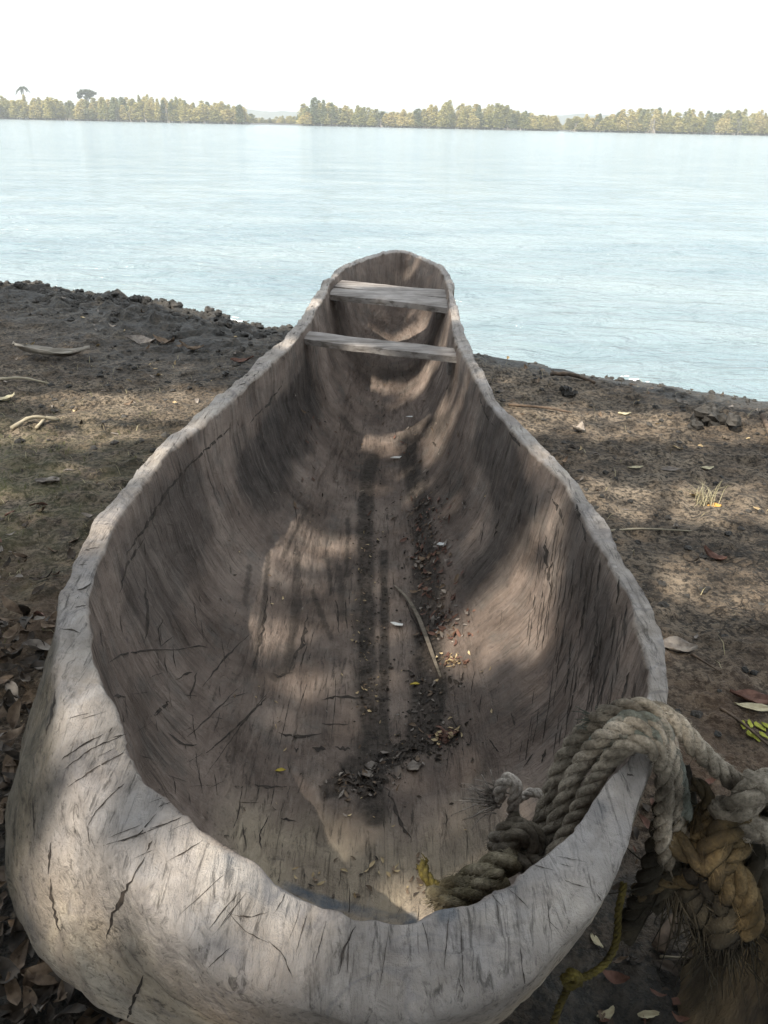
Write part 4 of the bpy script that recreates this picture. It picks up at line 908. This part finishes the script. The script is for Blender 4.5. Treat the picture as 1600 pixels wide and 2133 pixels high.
# clods of mud along the water
CLM = Mat('clod', .75, .3); cf_ = CLM.noise(25, 5, .65); CLM.color(CLM.ramp(cf_, [(0.35, (0.018, 0.017, 0.015)), (0.65, (0.07, 0.063, 0.055))])).bump(cf_, .8, .01)
def clod(mb, c, r, sq=.65):
    ns, nr2 = 8, 5; vs = []; sd2 = rng.uniform(0, 99)
    for i in range(nr2 + 1):
        ph = math.pi * i / nr2
        for k in range(ns):
            th = 2 * math.pi * k / ns; rr = r * (1 + .6 * (rng.random() - .5)); vs.append(c + Vector((rr * math.sin(ph) * math.cos(th), rr * math.sin(ph) * math.sin(th), rr * sq * math.cos(ph))))
    mb.add(vs, [(i * ns + k, i * ns + (k + 1) % ns, (i + 1) * ns + (k + 1) % ns, (i + 1) * ns + k) for i in range(nr2) for k in range(ns)])
mb = MB()
for _ in range(1200):
    x = rng.uniform(-4.5, 3.5)
    if x > -.3 and rng.random() < .8: continue
    ys = float(np.interp(x, shx, shy)); lf = x < -.3
    y = ys - abs(rng.gauss(.12, .45 if lf else .16)); r = rng.uniform(.003, .03) ** 1.0 * (1.2 if lf else .7)
    if inside_hull(x, y): continue
    clod(mb, Vector((x, y, gz(x, y) + r * .2)), r)
for _ in range(700):
    x, y = rng.uniform(.4, 3), rng.uniform(1.2, 4.2)
    if inside_hull(x, y) or y > float(np.interp(x, shx, shy)) - .1: continue
    r = rng.uniform(.003, .014); clod(mb, Vector((x, y, gz(x, y) + r * .1)), r)
for _ in range(3200):
    x, y = rng.uniform(-4.2, -.3), rng.uniform(1.2, 6.4)
    if inside_hull(x, y) or y > float(np.interp(x, shx, shy)) - .05 or rng.random() > .5 + 1.6 * float(fbm(np.array([x * 2]), np.array([y * 2]), seed=611, o=3)[0]): continue
    r = .002 + .016 * rng.random() ** 3; clod(mb, Vector((x, y, gz(x, y) + r * .1)), r)
o = mb.build('mud_clods', CLM.m, None, False); tag(o, 'dark crumbly mud clods along the water edge', 'mud', kind='stuff')
for px, py, r, lab in ((298, 633, .05, 'dark upright mud clod on the left water edge, nearest to the middle'), (362, 647, .05, 'dark mud clod on the left water edge right of the taller one'), (1490, 880, .075, 'dark clump of mud at the right, near the edge'), (1185, 822, .04, 'small dark mud clump right of the canoe, near the waterline')):
    mb = MB(); c0 = gpt(px, py)
    for _ in range(7): clod(mb, Vector((rng.gauss(0, r * .6), rng.gauss(0, r * .4), r * rng.uniform(.1, .7))), r * rng.uniform(.35, .7), .9)
    o = mb.build('mud_clod', CLM.m, None, False); o.location = c0; tag(o, lab, 'mud clod')
# foam line at the water's edge
mb = MB()
for _ in range(3200):
    x = rng.uniform(-2.6, 3.2); ys = float(np.interp(x, shx, shy))
    dens = float(fbm(np.array([x * 2.5]), np.array([0.3]), seed=301, o=2)[0])
    if rng.random() > .25 + 1.3 * dens: continue
    y = ys + rng.gauss(.09, .05) + .08 * float(fbm(np.array([x * 2.2]), np.array([ys * 2.2]), seed=3, o=3)[0]); r = .002 + .012 * rng.random() ** 2
    c = Vector((x, y, WZ + .004)); n = 6; vs = [c + Vector((r * 1.8 * math.cos(k), r * .8 * math.sin(k), 0)) for k in [6.283 * i / n for i in range(n)]] + [c + Vector((0, 0, r * .5))]
    mb.add(vs, [(i, (i + 1) % n, n) for i in range(n)])
o = mb.build('foam', simple_mat('foam', (0.7, 0.72, 0.72), (0.85, 0.86, 0.86), 30), None, True); tag(o, 'thin broken line of white foam along the shore', 'foam', kind='stuff')

# ------------------------------------------------------------------ far shore
def canopy_mat(name, stops):
    m = Mat(name, .7, .2); a = m.noise(0.35, 3); oi = m.n('ShaderNodeObjectInfo'); rr = m.math('ADD', m.math('MULTIPLY', a, .6), m.math('MULTIPLY', oi.outputs['Random'], .4))
    m.color(m.ramp(rr, stops)); tl = m.n('ShaderNodeBsdfTranslucent'); m.l(m.ramp(rr, stops), tl.inputs['Color']); ms = m.n('ShaderNodeMixShader'); ms.inputs[0].default_value = .35
    m.l(m.b.outputs[0], ms.inputs[1]); m.l(tl.outputs[0], ms.inputs[2]); m.l(ms.outputs[0], m.o.inputs['Surface']); return m.m
MG = canopy_mat('mangrove_leaves', [(0.25, (0.23, 0.225, 0.075)), (0.5, (0.38, 0.335, 0.12)), (0.75, (0.50, 0.41, 0.18))])
MGM = canopy_mat('olive_leaves', [(0.3, (0.13, 0.15, 0.06)), (0.7, (0.22, 0.22, 0.10))])
MGD = canopy_mat('dark_leaves', [(0.3, (0.045, 0.06, 0.035)), (0.7, (0.08, 0.095, 0.05))])
TR = simple_mat('mangrove_trunk', (0.14, 0.12, 0.10), (0.24, 0.21, 0.18), 3)
def crown_pts(kind, r2):
    pts = []
    if kind == 'mangrove':
        for s in range(r2.randint(3, 5)):
            sx, sy = r2.uniform(-1.3, 1.3), r2.uniform(-1, 1); h_ = r2.uniform(.5, 1.0) if s else 1.0; wd = r2.uniform(.7, 1.4); pw = r2.uniform(.3, .75); lean = r2.uniform(-.7, .7)
            for _ in range(520):
                t = r2.random() ** .8; a = r2.uniform(0, 6.28); rr = wd * min(1, 1.25 * (1 - t) ** pw) * (.8 + .3 * math.sin(a * 3 + t * 9 + s * 2) * math.sin(t * 23 + a)) + .10; q = r2.random() ** .5; sx2 = sx + lean * t
                pts.append((sx2 + rr * q * math.cos(a), sy + rr * q * math.sin(a), .06 + t * h_))
    return pts
def mangrove(seed):
    r2 = random.Random(seed); mb = MB(); H = 9.0
    for x, y, t in crown_pts('mangrove', r2):
        s = r2.uniform(.13, .30); c = Vector((x, y, t * H)); n = Vector((r2.gauss(0, 1), r2.gauss(0, 1), r2.gauss(0, .6))).normalized(); u = n.orthogonal().normalized(); v = n.cross(u)
        mb.add([c + u * s, c + v * s * .6, c - u * s, c - v * s * .6], [(0, 1, 2, 3)], 0)
    for k in range(9):
        a = r2.uniform(0, 6.28); b = Vector((math.cos(a) * r2.uniform(.2, 1.4), math.sin(a), -.4)); tube(mb, [b, Vector((b.x * .5, b.y * .5, 1.5)), Vector((b.x * .6, b.y * .5, 5.5))], lambda u: .10 * (1 - .7 * u), 4, 1)
    me = mb.build('mangrove_tree', [MG, TR], None, False).data
    bpy.data.objects.remove(bpy.data.objects[-1]) if False else None
    return me
protos = []
for k in range(12):
    me = mangrove(500 + k)
    if k % 4 == 3: me.materials[0] = MGM
    o = [q for q in bpy.data.objects if q.data == me][0]; bpy.data.objects.remove(o); protos.append(me)
TOP = [(-120, 205), (0, 201), (40, 203), (90, 203), (130, 208), (170, 206), (240, 206), (280, 200), (340, 206), (380, 208), (430, 211), (470, 216), (505, 220), (516, 236), (560, 240), (600, 236), (630, 222), (655, 208), (685, 209), (720, 224), (760, 222), (800, 233),
       (830, 229), (870, 229), (900, 216), (940, 213), (980, 211), (1000, 222), (1030, 217), (1070, 226), (1110, 239), (1150, 241), (1163, 247), (1182, 252), (1200, 243), (1240, 239), (1290, 231), (1340, 226), (1365, 222), (1400, 234), (1440, 227), (1480, 232), (1520, 229), (1580, 234), (1620, 238), (1720, 236)]
tx, ty = zip(*TOP)
def far_tree(px, Y, hscale, wscale, mesh, label, group, name='mangrove_tree'):
    ytop = float(np.interp(px, tx, ty)); d = ray(px, 257); X_ = d.x / d.y * Y
    base = gz(X_, Y); dt_ = ray(px, ytop); zt = HC + dt_.z / dt_.y * Y; h_ = (zt - base) * hscale
    o = bpy.data.objects.new(name, mesh); col.objects.link(o); o.location = (X_, Y, base - .1); s = h_ / 9.0
    o.scale = (wscale, wscale, s); o.rotation_euler = (0, 0, rng.uniform(0, 6.28)); sg = SEG(px); tag(o, label + ' ' + sg, 'tree', group + ' ' + sg); return o
def SEG(p):
    for lim, tx_ in ((40, 'left of the palm'), (80, 'around the palm'), (150, 'between palm and umbrella tree'), (225, 'around the umbrella tree'), (330, 'right of the umbrella tree'), (430, 'midway to the left gap'), (515, 'just left of the left gap'), (630, 'in the left gap'), (700, 'at the tall clump right of the left gap'),
                     (830, 'in line with the canoe tip'), (930, 'left of the tallest middle clump'), (1010, 'in the tallest middle clump'), (1100, 'right of the tallest middle clump'), (1162, 'just left of the right gap'), (1198, 'in the right gap'), (1300, 'just right of the right gap'), (1390, 'in the tall clump of the right wood'), (1500, 'right of the tall right clump')):
        if p < lim: return tx_
    return 'at the right edge'
gap = lambda p: 512 < p < 628 or 1160 < p < 1196
for px in np.arange(-110, 1720, 10.5):
    p = px + rng.uniform(-4, 4)
    if gap(p): continue
    far_tree(p, 303 + rng.uniform(0, 5), rng.uniform(.6, 1.08), rng.uniform(1.2, 2.1), rng.choice(protos), 'yellow-green front-row mangrove on the far shore,', 'front-row mangroves')
for px in np.arange(-110, 1720, 14):
    p = px + rng.uniform(-6, 6)
    if gap(p): continue
    far_tree(p, 312 + rng.uniform(0, 8), rng.uniform(.8, 1.02), rng.uniform(1.6, 2.6), rng.choice(protos), 'mangrove rising behind the front row,', 'back-row mangroves')
for px in list(np.arange(512, 630, 9)) + list(np.arange(1160, 1198, 9)):
    far_tree(px, 345 + rng.uniform(0, 30), rng.uniform(.5, .8), rng.uniform(.9, 1.4), rng.choice(protos), 'low distant mangrove bush', 'low mangroves')
# umbrella tree and palm above the wood
def leafcloud(mb, c, r, n, s0, r2, m=0):
    for _ in range(n):
        while True:
            q = Vector((r2.uniform(-1, 1), r2.uniform(-1, 1), r2.uniform(-1, 1)))
            if q.length < 1: break
        p = Vector((c[0] + q.x * r[0], c[1] + q.y * r[1], c[2] + q.z * r[2])); s = s0 * r2.uniform(.6, 1.2); n_ = Vector((r2.gauss(0, 1), r2.gauss(0, 1), r2.gauss(0, 1))).normalized(); u = n_.orthogonal().normalized(); v = n_.cross(u)
        mb.add([p + u * s, p + v * s * .6, p - u * s, p - v * s * .6], [(0, 1, 2, 3)], m)
Y = 322; X0 = ray(188, 257).x / ray(188, 257).y * Y; zt = HC + ray(188, 184).z / ray(188, 184).y * Y
t = empty('umbrella_tree', (X0, Y, gz(X0, Y))); tag(t, 'tall dark tree with a flat spreading crown above the left part of the far wood', 'tree'); r2 = random.Random(3)
mb = MB(); zb = zt - t.location.z
for dx, dz, rx in ((0, -.9, 2.6), (-2.2, -1.6, 1.4), (2.2, -1.5, 1.5), (-.9, -1.3, 1.8), (1.0, -2.2, 1.6), (-2.6, -2.7, .8), (.2, -2.9, 1.2)): leafcloud(mb, (dx, 0, zb + dz), (rx, 1.6, .6), 220, .3, r2)
mb.build('crown', MGD, t, False)
mb = MB()
for dx in (-2, -.8, .4, 1.9): tube(mb, [Vector((0, 0, -.3)), Vector((dx * .15, 0, zb * .6)), Vector((dx, 0, zb - 1.6))], lambda u: .28 * (1 - .7 * u), 6)
mb.build('trunk', TR, t)
Y = 318; X0 = ray(58, 257).x / ray(58, 257).y * Y; zt = HC + ray(58, 178).z / ray(58, 178).y * Y
t = empty('palm_tree', (X0, Y, gz(X0, Y))); tag(t, 'palm tree sticking out above the far wood at the left edge', 'tree'); zb = zt - t.location.z
mb = MB()
for k in range(15):
    a = k * 2.4; el = r2.uniform(-.2, 1.1); d = Vector((math.cos(a), math.sin(a) * .8, 0)); L = 2.6; base = Vector((0, 0, zb - .8))
    pts = [base + d * L * u * math.cos(el) + Vector((0, 0, L * (u * math.sin(el) - .8 * u * u))) for u in (0, .2, .4, .6, .8, 1)]
    sd_ = d.cross(Vector((0, 0, 1)))
    for p, q in zip(pts[:-1], pts[1:]):
        for sg in (-1, 1): mb.add([p, q, q + sd_ * sg * .28 - Vector((0, 0, .35)), p + sd_ * sg * .3 - Vector((0, 0, .35))], [(0, 1, 2, 3)])
mb.build('crown', MGD, t, False); mb = MB(); tube(mb, [Vector((0, 0, -.3)), Vector((.2, 0, zb * .5)), Vector((0, 0, zb - .7))], .16, 7); mb.build('trunk', TR, t)
# distant low wooded ridge
rx_ = np.arange(-1500, 1500, 5.0); V_, F_ = [], []
for j, yy in enumerate((1250, 1256, 1275, 1330)):
    for x in rx_:
        hgt_ = (0, .75, 1, .2)[j] * (15 + 6 * float(fbm(np.array([x * .006]), np.array([2.0]), seed=401, o=2)[0]) + 3.5 * float(fbm(np.array([x * .07]), np.array([j * 3.0]), seed=405, o=3)[0])); V_.append((x, yy, hgt_))
n = len(rx_); F_ = [(j * n + i, j * n + i + 1, (j + 1) * n + i + 1, (j + 1) * n + i) for j in range(3) for i in range(n - 1)]
o = mesh_np('hills', np.array(V_), F_, simple_mat('ridge_leaves', (0.03, 0.045, 0.03), (0.06, 0.075, 0.045), .05)); tag(o, kind='structure')

# ------------------------------------------------------------------ the shade tree behind the camera
GAPS = [ # (photo x, y, height of the lit surface, radius x, radius y) patches of sun
 (885, 790, .25, .12, .10), (725, 765, .25, .10, .08), (800, 915, .13, .13, .07), (935, 925, .22, .05, .16), (1060, 1260, .30, .07, .13), (1120, 1150, .40, .045, .09), (950, 1370, .12, .055, .05),
 (820, 660, .35, .18, .06), (1195, 1040, .52, .06, .06), (740, 1860, .30, .16, .05), (320, 850, .0, .55, .17), (180, 900, .0, .35, .14), (480, 835, .0, .30, .12), (1430, 1050, .0, .50, .13), (1520, 1230, .0, .35, .12),
 (1400, 900, .0, .8, .15), (1200, 870, .0, .3, .1), (650, 1110, .12, .10, .06), (590, 1170, .16, .08, .06), (210, 1085, .52, .05, .1), (290, 1880, .48, .16, .10), (180, 1540, .52, .06, .10), (700, 1960, .48, .16, .05)]
gps = []
for px, py, z, rx, ry in GAPS: p = atz(px, py, z); gps.append((p.x, p.y, z, rx, ry))
sdn = np.array(sd)
def build_shade():
    t = empty('shade_tree', (-2.9, -3.6, 0)); tag(t, 'broad tree standing behind the camera whose leaves dapple the canoe', 'tree')
    rg = np.random.default_rng(5); n = 190000
    # leaves in an irregular slab crown
    x = rg.uniform(-8.5, 6.5, n); y = rg.uniform(-9.5, 6.8, n); z = rg.uniform(4.6, 7.6, n)
    lump = fbm(x * .8, y * .8, z * .8, seed=501, o=3)
    k0 = z / sdn[2]; shx_, shy_ = x - sdn[0] * k0, y - sdn[1] * k0
    keep = (shy_ < np.interp(shx_, shx, shy) - .25 + .5 * fbm(shx_ * 1.1, shy_ * 1.1, seed=520, o=3)) & ((((x + 1.0) / 7.4) ** 2 + ((y + 1.4) / 8.2) ** 2) < 1 + .25 * lump)
    done = []; gstr = [1, .93, .95, .97, .98, .86, .96, .97, .98, .6, 1, .88, .95, .95, .95, .9, .9, .82, .8, .9, .76, .66, .3]
    for gx_, gy_, gz_, rx, ry in gps:
        k = (z - gz_) / sdn[2]; sx, sy = x - sdn[0] * k, y - sdn[1] * k
        q = ((sx - gx_) / (rx + .045)) ** 2 + ((sy - gy_) / (ry + .045)) ** 2
        keep &= ~((q + .5 * fbm(sx * 9, sy * 9, seed=510, o=2) < 1) & (rg.random(n) < (gstr[len(done)]))); done.append(1)
    x, y, z = x[keep], y[keep], z[keep]; n = len(x)
    nn = rg.normal(size=(n, 3)); nn[:, 2] += 1.4; nn /= np.linalg.norm(nn, axis=1, keepdims=True)
    u = np.cross(nn, rg.normal(size=(n, 3))); u /= np.linalg.norm(u, axis=1, keepdims=True); v = np.cross(nn, u)
    s = rg.uniform(.05, .09, n)[:, None]; c = np.stack([x, y, z], -1)
    V_ = np.stack([c + u * s, c + v * s * .6, c - u * s, c - v * s * .6], 1).reshape(-1, 3); F_ = np.arange(4 * n).reshape(-1, 4)
    m = Mat('shade_leaves', .6, .3); m.color((0.045, 0.075, 0.022)); m.b.inputs['Transmission Weight'].default_value = 0
    mesh_np('crown', V_ - np.array(t.location), F_, m.m, t, False)
    mb = MB(); tube(mb, spline([Vector((0, 0, -.3)), Vector((.1, .1, 2)), Vector((.4, .5, 4.2)), Vector((.8, 1, 5.4))], .2), lambda q: .30 * (1 - .5 * q), 12)
    for k in range(11):
        a = k * .57 + .2; L = rng.uniform(1.5, 3.0); b = Vector((.4, .5, 3.6 + .13 * k)); tube(mb, spline([b, b + Vector((math.cos(a) * L * .4, math.sin(a) * L * .4, 1.0)), b + Vector((math.cos(a) * L, math.sin(a) * L, 1.9))], .3), lambda q: .10 * (1 - .8 * q), 7)
    mb.build('trunk', simple_mat('bark', (0.08, 0.06, 0.045), (0.17, 0.14, 0.11), 12, stretch=(1, 1, .2), bd=.02), t)
    print('shade leaves', n)
build_shade()

# ------------------------------------------------------------------ haze
def box_vol(name, lo, hi, dens, colr, lab=None, cat=None):
    v = [(x, y, z) for z in (lo[2], hi[2]) for y in (lo[1], hi[1]) for x in (lo[0], hi[0])]
    mt = bpy.data.materials.new(name); mt.use_nodes = True; t = mt.node_tree; t.nodes.clear(); o_ = t.nodes.new('ShaderNodeOutputMaterial'); p = t.nodes.new('ShaderNodeVolumePrincipled')
    p.inputs['Density'].default_value = dens; p.inputs['Color'].default_value = colr + (1,); p.inputs['Anisotropy'].default_value = 0.2; t.links.new(p.outputs[0], o_.inputs['Volume'])
    o = mesh_np(name, np.array(v), [(0, 2, 3, 1), (4, 5, 7, 6), (0, 1, 5, 4), (2, 6, 7, 3), (0, 4, 6, 2), (1, 3, 7, 5)], mt, None, False); tag(o, lab, cat, None, 'stuff'); return o
box_vol('haze', (-2600, -700, -3.0), (2600, 3300, 60), 0.00095, (0.92, 0.96, 0.97), 'pale haze over the river', 'haze')

# faint smoke rising beyond the far wood
def smoke():
    Y = 900.0; c = ray(1085, 257); X0 = c.x / c.y * Y; vs, fs = [], []; n = 14; lv = 12; r2 = random.Random(4)
    for i in range(lv + 1):
        t = i / lv; z = 3 + 48 * t; rr = (2 + 8 * math.sin(math.pi * min(t * .75 + .1, 1))) * (1 if 0 < i < lv else .2)
        for k in range(n):
            a = 6.283 * k / n; q = rr * r2.uniform(.8, 1.2); vs.append((X0 - 7 * t + 3 * math.sin(t * 5) + q * math.cos(a), Y + q * math.sin(a), z))
    fs = [(i * n + k, i * n + (k + 1) % n, (i + 1) * n + (k + 1) % n, (i + 1) * n + k) for i in range(lv) for k in range(n)] + [tuple(range(n))[::-1], tuple(lv * n + k for k in range(n))]
    mt = bpy.data.materials.new('smoke'); mt.use_nodes = True; t = mt.node_tree; t.nodes.clear(); o_ = t.nodes.new('ShaderNodeOutputMaterial'); p = t.nodes.new('ShaderNodeVolumePrincipled')
    p.inputs['Density'].default_value = 0.012; p.inputs['Color'].default_value = (0.55, 0.66, 0.8, 1); t.links.new(p.outputs[0], o_.inputs['Volume'])
    tag(mesh_np('smoke', np.array(vs), fs, mt, None, True), 'faint grey plume of smoke rising behind the far wood', 'smoke', None, 'stuff')
smoke()
